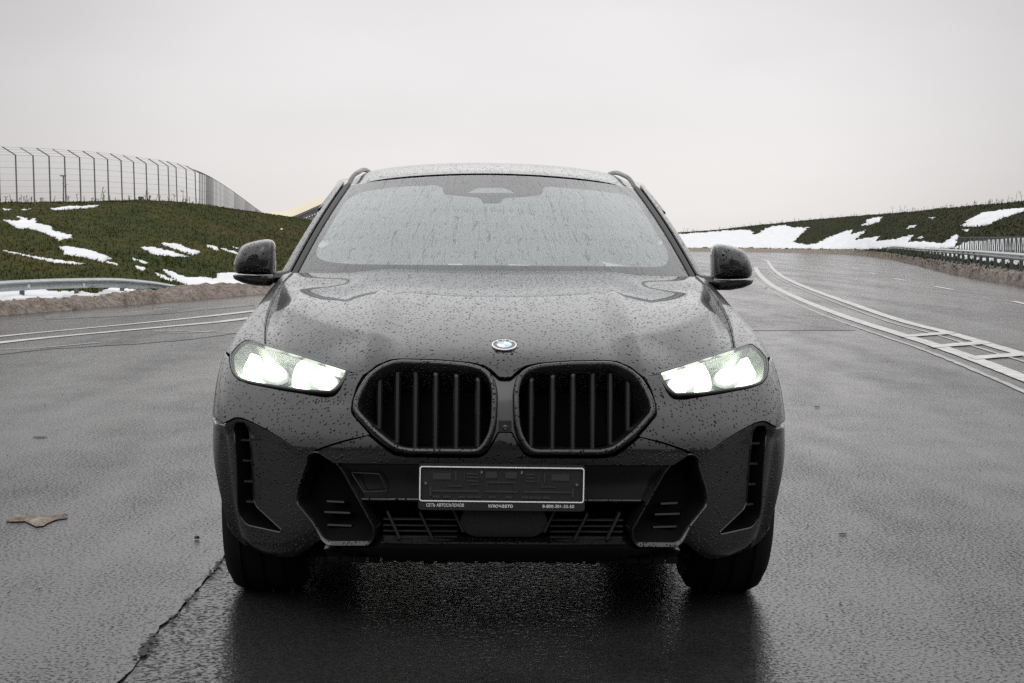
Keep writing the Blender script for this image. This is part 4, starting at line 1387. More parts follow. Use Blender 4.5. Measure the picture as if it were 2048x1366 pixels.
# ---- bonnet
front = [px_at(*p) for p in resample(fillet(HOODFRONT, 5, False), 4, False)]
front[0] = (0.0, front[0][1])
shut = px_path(SHUT, 6, 4)
hood_rear = shut[-1]
end_a = hood_rear[0]
outline = front + shut[1:] + [(end_a, 13.0)] + [(x, 13.0) for x in np.linspace(end_a, 0, 40)[1:]]
_fe = np.array([surf(q[0], q[1], False)[0] for q in front])
_fo = np.argsort(_fe[:, 0])
_cr = np.array([surf(*px_at(*q), False)[0] for q in ((1000, 712), (860, 700), (762, 676), (700, 667), (640, 652), (575, 629), (545, 615))])
_co = np.argsort(_cr[:, 0])
def hood_relief(P, a, t):
    """two long ridges, and a sharp fold above each headlight where the bonnet turns down"""
    x, y = np.abs(P[:, 0]), P[:, 1]
    ye, yc = np.interp(x, _fe[_fo, 0], _fe[_fo, 1]), np.interp(x, _cr[_co, 0], _cr[_co, 1])
    q = np.clip((y - ye) / np.maximum(yc - ye, .05), 0, 1)
    amp = .042 * smooth(.34, .46, x) * (1 - smooth(.76, .87, x))
    fold = amp * q * (1 - smooth(0, 1, (y - yc) / np.maximum(1.45 - yc, .1)))
    return ridge_relief(P, a, t) + fold
def ridge_relief(P, a, t):
    x = np.abs(P[:, 0])
    y = P[:, 1]
    k = .33 + .13 * smooth(.3, 1.4, y)                       # two long creases that widen towards the windscreen
    w = smooth(.12, .45, y) * (1 - smooth(1.25, 1.5, y) * .6)
    ridge = -.030 * smooth(k - .015, k + .16, x) * (1 - .55 * smooth(k + .2, k + .42, x))
    return ridge * w
center_panel('bonnet', outline, M_paint, sa=.06, st=.10, offfn=hood_relief)

# ---- wings (front fenders)
def arch_pts(wy, wz, r, a0, a1, n=26):
    return [yz_at(wy + r * math.cos(th), wz + r * math.sin(th)) for th in np.linspace(a0, a1, n)]
SEAM_A = 7.25
shut_out = [(p[0] + .025, p[1]) for p in shut]
arch_r = .392
rear_b = arch_pts(*WHEELS[0], arch_r, math.radians(-8), math.radians(178), 40)
rear_b = [p for p in rear_b if p[0] > SEAM_A + .03]
lens_top = px_path([(527, 689.5), (494, 677.5), (475, 690), (461, 708)], 5, 3)
fender = shut_out[::-1][:]                                   # rear to front
fender = [(9.9, 13.0), (end_a + .03, 13.0)] + fender + lens_top[1:]
lo = px_at(461, 712)
fender += [(max(SEAM_A, lens_top[-1][0] + .02), lens_top[-1][1] - .12), (SEAM_A, 6.2)]
fender += [(SEAM_A + .01, rear_b[-1][1])] + rear_b[::-1][0:]
fender += [(9.9, max(rear_b[0][1], .6)), ]
both('wing', *shell_panel(fender, sa=.05, st=.09)[:2], M_paint, car, shell_panel(fender, sa=.05, st=.09)[2])

# ---- upper bumper blade below each headlight
crease = [(612, 908), (590, 894), (560, 873.5), (530, 856), (505, 843.5), (487, 836), (472, 834), (458, 842), (448, 846)]
wing_in = px_path(BEZEL, 8, 3)
kid_l = px_path(KIDNEY[:5], 5, 3)
seam_l = px_path([(738, 870), (690, 880), (645, 894), (612, 908)], 10, 3)
cre = px_path(crease, 8, 3)
out_t = cre[-1][1]
blade = kid_l + seam_l + cre[1:] + [(SEAM_A - .03, out_t), (SEAM_A - .03, lens_top[-1][1] - .16)] + px_path([(459, 716), (461, 735), (467, 751), (478, 762)], 5, 3) + wing_in[::-1][1:-1]
def blade_relief(P, a, t):
    # shallow hollow beside the grille, facing down
    cx, cz = car_pt(650, 830, .2)[[0, 2]]
    r = np.exp(-(((np.abs(P[:, 0]) - .56) / .09) ** 2 + ((P[:, 2] - .775) / .035) ** 2))
    return -.010 * r
V, F, N = shell_panel(blade, sa=.06, st=.07, off=.004, offfn=blade_relief)
both('bumper_blade', V, F, M_paint, car, N)

# ---- centre bumper band under the grille
band = px_path([(1004, 866), (998, 866), (990, 881), (973, 908, 6), (958, 916, 8), (816, 915), (789, 911), (770, 899), (738, 872), (690, 884), (645, 898), (636, 905), (668, 926), (745, 927), (850, 928), (1004, 930)], 4, 3)
band[0] = (0.0, band[0][1]); band[-1] = (0.0, band[-1][1])
center_panel('bumper_band', band, M_paint, sa=.06, st=.07, off=.003)

# ---- lower centre panel round the number plate and everything below it
low = px_path([(1004, 933), (850, 931), (745, 930), (672, 929), (690, 948), (718, 1000), (850, 1002), (1004, 1004)], 3, 4)
low[0] = (0.0, low[0][1]); low[-1] = (0.0, low[-1][1])
center_panel('number_plate_panel', low, M_black, sa=.07, st=.08, off=-.006,
             offfn=lambda P, a, t: -.02 * smooth(.585, .50, P[:, 2]))
ln = px_path([(720, 1001), (850, 1002.5), (1004, 1004)], 2, 4)
V, F = sweep(ln, [(-.004, -.03), (-.004, -.016), (.004, -.016), (.004, -.03)], False)
both('trim_strip', V, F, M_black_wet, car)

# ---- lower corners with air curtain slots
bot = [(640, 1096), (600, 1104), (560, 1110), (516, 1116), (482, 1112), (460, 1099), (446, 1076)]
it_l = px_path([(612, 913), (601, 935), (583, 978), (580, 999), (581, 1011), (640, 1083), (648, 1093), (640, 1096)], 4, 3)
arch_f = arch_pts(*WHEELS[0], arch_r, math.radians(178), math.radians(196), 10)
corner = [px_at(612, 910)] + [p for p in it_l if p[1] > .9] + [(3.35, .75), (3.5, .4), (3.8, .12)] + [(a, .06) for a in np.linspace(4.0, 6.3, 24)]
low_a = corner[-1]
arch_low = [yz_at(WHEELS[0][0] + arch_r * math.cos(th), WHEELS[0][1] + arch_r * math.sin(th)) for th in np.linspace(math.radians(193), math.radians(128), 26)]
arch_low = [p for p in arch_low if p[0] < SEAM_A + .02]
corner += arch_low + [(SEAM_A - .03, out_t - .08)]
corner += [(p[0], p[1] - .05) for p in cre[::-1][:-1]]
slot = px_path(SLOT, 4, 3, True)
def corner_relief(P, a, t):
    d = np.zeros(len(P))
    ca = np.array(cre)
    tc_ = np.interp(a, ca[::1][np.argsort(ca[:, 0]), 0], ca[np.argsort(ca[:, 0]), 1])
    below = np.maximum(tc_ - t, 0)
    inner = 1 - smooth(6.1, 6.9, a)
    return -(.018 * smooth(0, .5, below) + .009 * below) * inner
V, F, N = shell_panel(corner, sa=.05, st=.08, off=0, holes=[slot], offfn=corner_relief)
both('bumper_corner', V, F, M_paint, car, N)
# dark wing panel of the slot: frame and four fins
SP = np.array(slot)
None_P = np.zeros((1, 3))
V, F = sweep(smooth_path(slot, 1), [(.004, -.03), (.004, .000), (.002, .004), (-.001, .002), (-.002, -.03), (-.002, -.07)], rel=corner_relief)
for so in both('air_curtain_frame', V, F, M_black, car, sharp=50):
    pass
slots = [o for o in car.children if o.name.startswith('air_curtain_frame')]
back, Fb = fill(SP, .08, .2)
Pb, Nb = surf(back[:, 0], back[:, 1])
Vb = Pb + Nb * (corner_relief(Pb, back[:, 0], back[:, 1]) - .06)[:, None]
o1, o2 = both('slot_back', Vb, [tuple(f) for f in Fb], M_void, None)
o1.parent, o2.parent = slots[0], slots[1]
for (x0, y0, x1, y1) in ((466, 877, 491, 878), (466, 922, 492, 923), (466, 966, 493, 967), (467, 1009, 497, 1011)):
    p0, p1 = surf(*px_at(x0, y0)), surf(*px_at(x1, y1))
    a0, n0, a1, n1 = p0[0][0], p0[1][0], p1[0][0], p1[1][0]
    r0_, r1_ = [corner_relief(None_P, np.array([q_[0]]), np.array([q_[1]]))[0] for q_ in (px_at(x0, y0), px_at(x1, y1))]
    a0, a1 = a0 + n0 * (r0_ + .018), a1 + n1 * (r1_ + .018)
    q = []
    for (A_, N_) in ((a0, n0), (a1, n1)):
        for zz in (-.0035, .0035):
            q += [A_ - N_ * .028 + (0, 0, zz), A_ - N_ * .07 + (0, 0, zz)]
    Fq = [(0, 1, 5, 4), (2, 6, 7, 3), (0, 4, 6, 2), (1, 3, 7, 5), (0, 2, 3, 1), (4, 5, 7, 6)]
    f1, f2 = both('fin', q, Fq, M_black_wet, None, sharp=30)
    f1.parent, f2.parent = slots[0], slots[1]

# ---- lower side intakes: raised frame, deep dark funnel, two louvres
ip = smooth_path(px_path(INTAKE, 5, 3, True), 1)
V, F = sweep(ip, [(.005, -.06), (.004, -.008), (.002, .001), (-.002, .002), (-.006, -.004), (-.0075, -.014)],
             rel=lambda P, a, t: corner_relief(P, a, t) * .75 * smooth(3.0, 3.5, a))
frames = both('side_intake_frame', V, F, M_black_wet, car, sharp=60)
V, F = sweep(ip, [(-.0075, -.013), (-.007, -.05), (-.006, -.14)], rel=lambda P, a, t: corner_relief(P, a, t) * .75 * smooth(3.0, 3.5, a))
fu1, fu2 = both('intake_funnel', V, F, M_void, None)
fu1.parent, fu2.parent = frames
A_ = np.array(ip)
bk, Fb = fill(A_, .1, .2)
Pb, Nb = surf(bk[:, 0], bk[:, 1])
o1, o2 = both('intake_back', Pb + (0, .13, 0), [tuple(f) for f in Fb], M_void, None)
o1.parent, o2.parent = frames
for (x0, y0, x1, y1) in ((655, 1012, 690, 1014), (650, 1034, 702, 1036), (656, 1060, 705, 1062)):
    c0, c1 = surf(*px_at(x0, y0), False)[0], surf(*px_at(x1, y1), False)[0]
    mb = MB().bar(c0 + (0, .10, 0), c1 + (0, .10, 0), .04, .006, up=(0, .2, 1))
    l1, l2 = both('louvre', mb.V, mb.F, M_black, None, sharp=30)
    l1.parent, l2.parent = frames

# ---- lower centre grille, radar cover and splitter
def recess(px, py, dy):
    o, d = car_ray(px, py)
    yb = surf(*px_at(px, py), False)[0][1] + dy
    return o + d * ((yb - o[1]) / d[1])
mb = MB()
for (x0, y0, x1, y1) in ((775, 1022, 800, 1076), (840, 1024, 866, 1078), (906, 1018, 926, 1062)):
    mb.bar(recess(x0, y0, .035), recess(x1, y1, .035), .007, .035, up=(0, 1, 0))
for yy in (1037, 1049, 1060, 1071):
    mb.bar(recess(768, yy, .05), recess(915, yy + 1, .05), .03, .004)
gl1, gl2 = both('lower_grille', mb.V, mb.F, M_plastic, car, sharp=30)
rad = px_path([(1004, 1017), (933, 1016, 6), (918, 1045, 10), (926, 1066, 8), (945, 1080, 8), (1004, 1081)], 4, 4)
rad[0] = (0.0, rad[0][1]); rad[-1] = (0.0, rad[-1][1])
center_panel('radar_cover', rad, M_plastic, sa=.08, st=.1, off=-.028)
lip = px_path([(1004, 1091), (760, 1090), (752, 1094), (740, 1098), (655, 1098), (646, 1100), (660, 1122), (1004, 1126)], 2, 4)
lip[0] = (0.0, lip[0][1]); lip[-1] = (0.0, lip[-1][1])
center_panel('front_splitter', lip, M_black, sa=.07, st=.05, off=-.004, skirt=.05)
# splitter ledge catching the sky
led = px_path([(1004, 1087), (880, 1086.5), (765, 1084.5)], 2, 6)
led[0] = (0.0, led[0][1])
V, F = sweep(led, [(.0, -.045), (-.002, .010), (-.006, .014), (-.012, .012)], False)
P_, N_ = surf(np.array(led)[:, 0], np.array(led)[:, 1])
if V[3][2] > V[0][2]: V, F = sweep(led, [(.0, -.045), (-.002, .010), (-.006, .014), (-.012, .012)], False, True)
both('splitter_ledge', V, F, M_paint, car, sharp=60)

# ---- kidney grille: surround, two rings, slats, centre bar and camera
def hexp(path, n=3): return smooth_path(path, n)
ring = hexp(px_path(RING, 8, 3, True), 2)
# black recess around the rings
sur = px_path([(1004, 757), (997, 756), (984, 743), (969, 733.5), (940, 727), (877, 721.5), (800, 719.6), (781, 721), (755, 731), (729, 752), (715, 775), (704, 804), (704, 826), (741, 867), (772, 893), (791, 905), (816, 910), (957, 911), (971, 904), (988, 878), (996, 862), (1004, 862)], 5, 3)
sur[0] = (0.0, sur[0][1]); sur[-1] = (0.0, sur[-1][1])
hole = [(p[0], p[1]) for p in ring]
grille = center_panel('grille_surround', sur, M_black, sa=.08, st=.1, off=-.016, holes=[hole], skirt=.03)
prof = [(-.004, -.16), (-.0115, -.03), (-.012, .004), (-.009, .012), (-.003, .015), (.004, .013), (.0085, .006), (.010, -.006), (.010, -.03)]
V, F = sweep(ring, prof)
rings = both('kidney_ring', V, F, M_black_wet, car, sharp=80)
bk, Fb = fill(np.array(ring), .1, .15)
Pb, Nb = surf(bk[:, 0], bk[:, 1])
k1, k2 = both('grille_back', Pb + (0, .165, 0), [tuple(f) for f in Fb], M_void, None)
k1.parent, k2.parent = rings
rA = np.array(ring)
M_slat = simple('slat_plastic', (.012, .012, .013), .22, spec=.5)
def t_range(a):
    """where the ring crosses a line of constant a"""
    ts = []
    for i in range(len(rA)):
        p, q = rA[i], rA[(i + 1) % len(rA)]
        if (p[0] - a) * (q[0] - a) < 0: ts.append(p[1] + (q[1] - p[1]) * (a - p[0]) / (q[0] - p[0]))
    return min(ts), max(ts)
for sx in (757, 793, 830, 871, 913, 957):
    a = px_at(sx, 800)[0]
    t0, t1 = t_range(a)
    ts = np.linspace(t0 + .02, t1 - .02, 26)
    P, N = surf(np.full(26, a), ts)
    V, F = [], []
    ytop = P[-1][1] + .012
    for i in range(26):
        f = (ts[i] - ts[0]) / (ts[-1] - ts[0])
        dep = (ytop - .125 * (P[-1][2] - P[i][2]) - P[i][1]) + .050 * float(smooth(.84, 1.0, f))       # upright, the top leans back
        w = .009 + .001 * math.sin(f * 3)
        tw = .006
        x, y, z = P[i]
        V += [(x - w, y + dep + .006, z), (x - w * .45, y + dep, z), (x + w * .45, y + dep, z), (x + w, y + dep + .006, z), (x + w * .6 + tw, y + dep + .055, z), (x - w * .6 + tw, y + dep + .055, z)]
    for i in range(25):
        for q in range(6): F.append((i * 6 + q, i * 6 + (q + 1) % 6, i * 6 + 6 + (q + 1) % 6, i * 6 + 6 + q))
    F += [(5, 4, 3, 2, 1, 0), (150, 151, 152, 153, 154, 155)]
    s1, s2 = both('slat', V, F, M_slat, None, sharp=40)
    s1.parent, s2.parent = rings
# camera pod in the middle bar
pc = car_pt(1006, 852, .02)
mb = MB().box((0, .018, pc[2]), (.04, .03, .034))
pod = mb.build('camera_pod', M_plastic, car)
MB().lathe([(.002, .0), (.0, .005), (.003, .009), (.008, .0095)], 20, 'Y', (0, 0.0, pc[2] - .004)).build('camera_lens', M_black, pod)

# tow hook cover and parking sensors
tc_ = smooth_path(px_path([(701, 946, 3), (757, 949, 3), (774, 983, 4), (726, 985, 4)], 3, 3, True), 1)
V, F = sweep(tc_, [(-.0012, -.012), (-.0007, -.0045), (.0007, -.0045), (.0012, -.012)])
mesh_obj('tow_hook_cover', V * (-1, 1, 1), [tuple(f)[::-1] for f in F], M_plastic, car)
# ---- headlights
def lens_path(): return smooth_path(px_path(LENS, 4, 3, True), 1)
lp = lens_path()
M_lens = wire_glass('headlight_lens_glass', (.97, .99, .97), .02, 1.5)
M_led = simple('led_light_guide', (.9, .95, .9), .4, emit=(.93, 1.0, .86), strength=4.2)
M_proj = simple('projector_glow', (.9, .95, .9), .3, emit=(.95, 1.0, .90), strength=7.0)
M_refl = simple('reflector_silver', (.50, .52, .50), .55, .1)
M_refl_d = simple('reflector_grey', (.20, .21, .21), .4, .4)
UV, F = fill(np.array(lp), .06, .07)
P, N = surf(UV[:, 0], UV[:, 1])
fn = np.cross(P[F[:, 1]] - P[F[:, 0]], P[F[:, 2]] - P[F[:, 0]])
if (fn * N[F[:, 0]]).sum() < 0: F = F[:, ::-1]
F = [tuple(f) for f in F]
# deep bowl behind the lens
bowlV, bowlF = sweep(lp, [(-.001, .0), (-.003, -.03), (-.008, -.075)])
bk = P - N * .07
nb = len(bowlV)
bV = np.concatenate([bowlV, bk])
bF = list(bowlF) + [tuple(i + nb for i in f) for f in F]
lamps = both('headlight', bV, bF, M_refl, car, sharp=50)
l1, l2 = both('lens', P + N * .002, F, M_lens, None, N)
l1.parent, l2.parent = lamps
gas, gF = sweep(lp, [(-.0025, -.012), (-.002, .0035), (.002, .0045), (.0065, .002), (.0105, -.004), (.0115, -.02)])
g1_, g2_ = both('gasket', gas, gF, M_black, None, sharp=60)
g1_.parent, g2_.parent = lamps

def lamp_poly(name, pts, depth, thick, mat, r=3):
    pp = resample(fillet(pts, r, True, 3), 4, True)
    at = [px_at(*p) for p in pp]
    A = np.array(at)
    P_, N_ = surf(A[:, 0], A[:, 1])
    c = P_.mean(0)
    n_ = N_.mean(0); n_ /= np.linalg.norm(n_)
    top = P_ - N_ * depth
    bot = P_ - N_ * (depth + thick)
    k = len(top)
    V = list(top) + list(bot) + [top.mean(0) + n_ * .004]
    Fx = [(i, (i + 1) % k, 2 * k) for i in range(k)] + [(i, i + k, (i + 1) % k + k, (i + 1) % k) for i in range(k)]
    a_, b_ = both(name, V, Fx, mat, None, sharp=50)
    a_.parent, b_.parent = lamps
    return a_, b_
lamp_poly('light_guide', [(495, 697), (512, 702), (503, 729), (509, 762), (487, 755), (478, 731)], .022, .02, M_led)
lamp_poly('light_guide', [(592, 714), (607, 719), (597, 748), (605, 777), (583, 773), (577, 763), (577, 748), (583, 728)], .022, .02, M_led)
def ell(cx, cy, rx, ry, n=22): return [(cx + rx * math.cos(2 * math.pi * i / n), cy + ry * math.sin(2 * math.pi * i / n), 0) for i in range(n)]
lamp_poly('projector_rim', ell(537, 736, 32, 22), .040, .02, M_refl_d, 0)
lamp_poly('projector', ell(536, 733, 24, 16), .030, .02, M_proj, 0)
lamp_poly('module_rim', ell(636, 753, 34, 24), .044, .02, M_refl_d, 0)
lamp_poly('projector', ell(635, 747, 26, 13), .030, .02, M_proj, 0)
lamp_poly('marker_bar', [(627, 763), (648, 765), (648, 769), (627, 767)], .034, .01, M_led, 1)
lamp_poly('reflector_step', [(612, 768), (655, 772), (662, 781), (612, 778)], .036, .03, M_refl, 2)
for q in lamps: tag(q, 'swept headlight lit white behind clear lens')

# ---- emblem on the bonnet nose
ec, en = surf(*[np.array([v]) for v in (0.0, px_at(1004, 692)[1])])
ec, en = ec[0] + hood_relief(ec, np.array([0.]), np.array([8.]))[0] * en[0], en[0]
ex = np.array([1., 0, 0]); ey = np.cross(en, ex)
def disc(r0, r1, h0, h1, th0=0, th1=2 * math.pi, n=48, dome=0.0):
    V, Fq = [], []
    for i in range(n + 1):
        th = th0 + (th1 - th0) * i / n
        for r, h in ((r0, h0), (r1, h1)):
            V.append(ec + (ex * math.cos(th) + ey * math.sin(th)) * r + en * h)
    for i in range(n): Fq.append((2 * i, 2 * i + 1, 2 * i + 3, 2 * i + 2))
    return V, Fq
M_bl = simple('emblem_light_blue', (.30, .52, .80), .25, coat=.6)
M_wh = simple('emblem_white', (.85, .86, .88), .25, coat=.6)
M_ering = simple('emblem_dark_ring', (.055, .05, .048), .3, coat=.6)
R0 = .0415
mb = MB()
mb.add(*disc(R0 * 1.03, R0 * 1.05, .0, -.006)); mb.add(*disc(R0 * .98, R0 * 1.03, .005, .0)); mb.add(*disc(R0 * .0, R0 * .98, .0035, .005))
emb = mb.build('emblem', M_black, car, 60)
tag(emb, 'round emblem with blue and white quarters')
mb = MB(); mb.add(*disc(R0 * .905, R0 * .99, .0062, .0058)); mb.add(*disc(R0 * .99, R0 * 1.0, .0058, .002))
mb.build('white_rim', M_wh, emb)
mb = MB(); mb.add(*disc(R0 * .60, R0 * .905, .0050, .0056))
mb.build('dark_ring', M_ering, emb)
mb = MB(); mb.add(*disc(R0 * .575, R0 * .60, .0062, .0060)); mb.build('inner_rim', M_wh, emb)
for k in range(4):
    V, Fq = disc(0, R0 * .575, .0072, .0060, k * math.pi / 2, (k + 1) * math.pi / 2, 12)
    mesh_obj('emblem_quarter', V, Fq, M_wh if k in (0, 2) else M_bl, emb)

def text_mesh(body, size):
    cu = bpy.data.curves.new('lettering', 'FONT')
    cu.body, cu.size = body, size
    cu.align_x, cu.align_y = 'CENTER', 'CENTER'
    cu.extrude = 0
    o = bpy.data.objects.new('tmp_text', cu)
    COL.objects.link(o)
    dg = bpy.context.evaluated_depsgraph_get()
    me = bpy.data.meshes.new_from_object(o.evaluated_get(dg))
    bpy.data.objects.remove(o)
    bpy.data.curves.remove(cu)
    me.materials.clear()
    return me
for ch, th in (('B', 132), ('M', 90), ('W', 48)):
    me = text_mesh(ch, .017)
    th_ = math.radians(th)
    c = ec + (ex * math.cos(th_) + ey * math.sin(th_)) * R0 * .755 + en * .0064
    rot = th_ - math.pi / 2
    bx, by = ex * math.cos(rot) + ey * math.sin(rot), -ex * math.sin(rot) + ey * math.cos(rot)
    Mx = Matrix(((bx[0], by[0], en[0], c[0]), (bx[1], by[1], en[1], c[1]), (bx[2], by[2], en[2], c[2]), (0, 0, 0, 1)))
    me.transform(Mx)
    link_mesh('emblem_letter', me, M_wh, emb)

# ---- number plate holder, empty, with its printed strip
pl, pr = car_pt(839, 931, -.02), car_pt(1168.5, 936, -.02)
pcx = (-pl[0] + pr[0]) / 2
hw = (pl[0] + pr[0]) / 2
zt = (pl[2] + pr[2]) / 2
PY = -.022
tilt = math.radians(.35)
zb_line = zt - .1135
zb = zt - .141
def plate_xyz(x, y, z):
    dx_, dz_ = x - pcx, z - (zt - .07)
    return (pcx + dx_ * math.cos(tilt) + dz_ * math.sin(tilt), y, zt - .07 - dx_ * math.sin(tilt) + dz_ * math.cos(tilt))
def rrect(x0, z0, x1, z1, r, n=6):
    out = []
    for cx_, cz_, a0 in ((x1 - r, z1 - r, 0), (x0 + r, z1 - r, 90), (x0 + r, z0 + r, 180), (x1 - r, z0 + r, 270)):
        for k in range(n + 1):
            an = math.radians(a0 + 90 * k / n)
            out.append((cx_ + r * math.cos(an), cz_ + r * math.sin(an)))
    return out
def plate_part(name, outer, inner, y0, y1, mat, parent):
    """flat ring or slab between y0 (front) and y1 (back)"""
    n_ = len(outer)
    V = [plate_xyz(x, y0, z) for x, z in outer] + [plate_xyz(x, y1, z) for x, z in outer]
    Fq = [(i, (i + 1) % n_, n_ + (i + 1) % n_, n_ + i) for i in range(n_)]
    if inner:
        V += [plate_xyz(x, y0, z) for x, z in inner] + [plate_xyz(x, y1, z) for x, z in inner]
        for i in range(n_):
            j = (i + 1) % n_
            Fq += [(i, 2 * n_ + i, 2 * n_ + j, j), (2 * n_ + i, 3 * n_ + i, 3 * n_ + j, 2 * n_ + j)]
    else: Fq.append(tuple(range(n_))[::-1])
    return mesh_obj(name, V, Fq, mat, parent, True, 30)
x0, x1 = pcx - hw, pcx + hw
M_holder = simple('holder_plastic', (.012, .012, .013), .42, vary=.25, scale=70)
holder = plate_part('number_plate_holder', rrect(x0 - .003, zb, x1 + .003, zt + .006, .011), None, PY + .006, PY + .03, M_holder, car)
tag(holder, 'empty black number plate holder with white printed strip')
plate_part('holder_rim', rrect(x0 - .003, zb, x1 + .003, zt + .006, .011), rrect(x0 + .006, zb_line + .004, x1 - .006, zt - .006, .007), PY - .002, PY + .0085, M_holder, holder)
plate_part('white_outline', rrect(x0, zb_line, x1, zt, .009), rrect(x0 + .0034, zb_line + .0034, x1 - .0034, zt - .0034, .0065), PY - .0035, PY + .002, M_white, holder)
# moulded ribs inside the tray
M_rib = simple('holder_rib', (.03, .03, .031), .4)
def rib(name, xa, za, xb, zb_, h=.0045, mat=M_rib):
    return plate_part(name, [(xb, zb_), (xa, zb_), (xa, za), (xb, za)][::-1], None, PY + .006 - h, PY + .0065, mat, holder)
L = 2 * hw
def gx(f): return x0 + L * f
def gz(f): return zt - (zt - zb_line) * f
rib('long_rib', gx(.07), gz(.73), gx(.36), gz(.68)); rib('long_rib', gx(.395), gz(.735), gx(.60), gz(.685)); rib('long_rib', gx(.635), gz(.735), gx(.92), gz(.685))
for (a, b, c, d) in ((.08, .20, .19, .38), (.215, .15, .225, .42), (.27, .18, .275, .4), (.285, .19, .355, .235), (.285, .29, .355, .33), (.285, .39, .355, .43), (.30, .50, .355, .53), (.40, .15, .47, .33), (.52, .15, .59, .33), (.405, .43, .585, .47), (.405, .48, .412, .66), (.578, .48, .585, .66), (.645, .19, .70, .235), (.645, .29, .70, .33), (.645, .39, .70, .43), (.72, .18, .727, .42), (.755, .16, .763, .44), (.80, .2, .91, .38), (.06, .60, .075, .85), (.925, .60, .94, .85), (.17, .55, .26, .58), (.74, .55, .83, .58)):
    rib('rib', gx(a), gz(d), gx(b + .0) if False else gx(c), gz(b))
for a in (.08, .145, .235, .29, .33, .42, .52, .62, .66, .70, .75):
    rib('rib', gx(a), gz(.90), gx(a + .045), gz(.84))
for xx, zz, mt in ((gx(.037), gz(.50), M_chrome), (gx(.957), gz(.50), M_chrome)):
    c = plate_xyz(xx, PY, zz)
    MB().lathe([(.0, .0016), (-.002, .0018), (-.0022, .004), (.001, .0055), (.006, .0058)], 20, 'Y', c).build('screw', mt, holder)
for xx in (gx(.376), gx(.62)):
    for zz in (gz(.16), gz(.37)):
        c = plate_xyz(xx, PY + .002, zz)
        MB().box(c, (.005, .004, .008)).build('clip', M_chrome if zz > gz(.2) else M_holder, holder)
for txt, fx, size in (('СЕТЬ АВТОСАЛОНОВ', .158, .0140), ('КЛЮЧАВТО', .494, .0142), ('8-800-301-33-50', .845, .0140)):
    me = text_mesh(txt, size)
    if txt[0] == 'К':
        bpy.data.meshes.remove(me)
        me = text_mesh('ключавто', .0175)
    w = max(v.co.x for v in me.vertices) - min(v.co.x for v in me.vertices)
    want = {0.158: .228, .494: .147, .845: .192}[fx] * L
    me.transform(Matrix.Scale(want / w, 4, (1, 0, 0)))
    zt_ = (zb_line + zb) / 2 + .0015
    for v in me.vertices:
        v.co = plate_xyz(gx(fx) + v.co.x, PY - .0032, zt_ + v.co.y)
    link_mesh('lettering', me, M_white, holder)

# ---- windscreen, its black border, misted inside
M_fog = None
def runnels(n, l):
    """mask of water running down the glass, fanning out towards its foot"""
    def mth(op, a_, b_):
        q = n.new('ShaderNodeMath'); q.operation = op
        for k_, v_ in enumerate((a_, b_)):
            if isinstance(v_, (int, float)): q.inputs[k_].default_value = v_
            else: l.new(v_, q.inputs[k_])
        return q.outputs[0]
    tc = n.new('ShaderNodeTexCoord'); sp_ = n.new('ShaderNodeSeparateXYZ'); l.new(tc.outputs['Object'], sp_.inputs[0])
    wob = n.new('ShaderNodeTexNoise'); wob.inputs['Scale'].default_value = 26; wob.inputs['Detail'].default_value = 2
    l.new(tc.outputs['Object'], wob.inputs['Vector'])
    den = mth('SUBTRACT', 2.65, mth('MULTIPLY', sp_.outputs['Z'], 1.05))
    xw = mth('ADD', mth('DIVIDE', sp_.outputs['X'], den), mth('MULTIPLY', mth('SUBTRACT', wob.outputs[0], .5), .022))
    cx_ = n.new('ShaderNodeCombineXYZ')
    l.new(xw, cx_.inputs[0]); l.new(mth('MULTIPLY', sp_.outputs['Z'], .14), cx_.inputs[1])
    lines = None
    for sc_, wd, st_ in ((60, .013, 1.0), (110, .016, .8)):
        t_ = n.new('ShaderNodeTexNoise'); t_.inputs['Scale'].default_value = sc_; t_.inputs['Detail'].default_value = 1.5
        l.new(cx_.outputs[0], t_.inputs['Vector'])
        r_ = n.new('ShaderNodeMapRange'); r_.inputs['From Min'].default_value = wd * .3; r_.inputs['From Max'].default_value = wd
        r_.inputs['To Min'].default_value = st_; r_.inputs['To Max'].default_value = 0
        l.new(mth('ABSOLUTE', mth('SUBTRACT', t_.outputs[0], .5), 0), r_.inputs['Value'])
        lines = r_.outputs[0] if lines is None else mth('MAXIMUM', lines, r_.outputs[0])
    vo = n.new('ShaderNodeTexVoronoi'); vo.inputs['Scale'].default_value = 95
    l.new(tc.outputs['Object'], vo.inputs['Vector'])
    m2 = n.new('ShaderNodeMapRange'); m2.inputs['From Min'].default_value = .08; m2.inputs['From Max'].default_value = .24
    m2.inputs['To Min'].default_value = .35; m2.inputs['To Max'].default_value = 0
    l.new(vo.outputs['Distance'], m2.inputs['Value'])
    return mth('MAXIMUM', lines, m2.outputs[0]), mth
M_screen = wire_glass('windscreen_glass', (.93, .96, .955), .0, 1.56, None, 2.9)
_n, _l = M_screen.node_tree.nodes, M_screen.node_tree.links
_mask, _mth = runnels(_n, _l)
_mix = [q for q in _n if q.type == 'MIX_SHADER'][0]
_src = _mix.inputs[0].links[0].from_socket
_l.new(_mth('MULTIPLY', _src, _mth('SUBTRACT', 1.0, _mth('MULTIPLY', _mask, .27))), _mix.inputs[0])
M_side = wire_glass('tinted_side_glass', (.05, .055, .055), .0, 1.5, lambda n, l: drops(n, l, 80))
def ws(u, s):
    u, s = np.asarray(u, float), np.asarray(s, float)
    x = (.848 * (1 - s) + .648 * s) * u + .0 * s
    y = (1.40 + .27 * u * u) * (1 - s) + (2.10 + .17 * u * u) * s
    z = 1.118 * (1 - s) + (1.588 - .045 * u * u) * s + .028 * np.sin(math.pi * s) * (1 - .3 * u * u)
    return np.stack([x, y, z], -1)
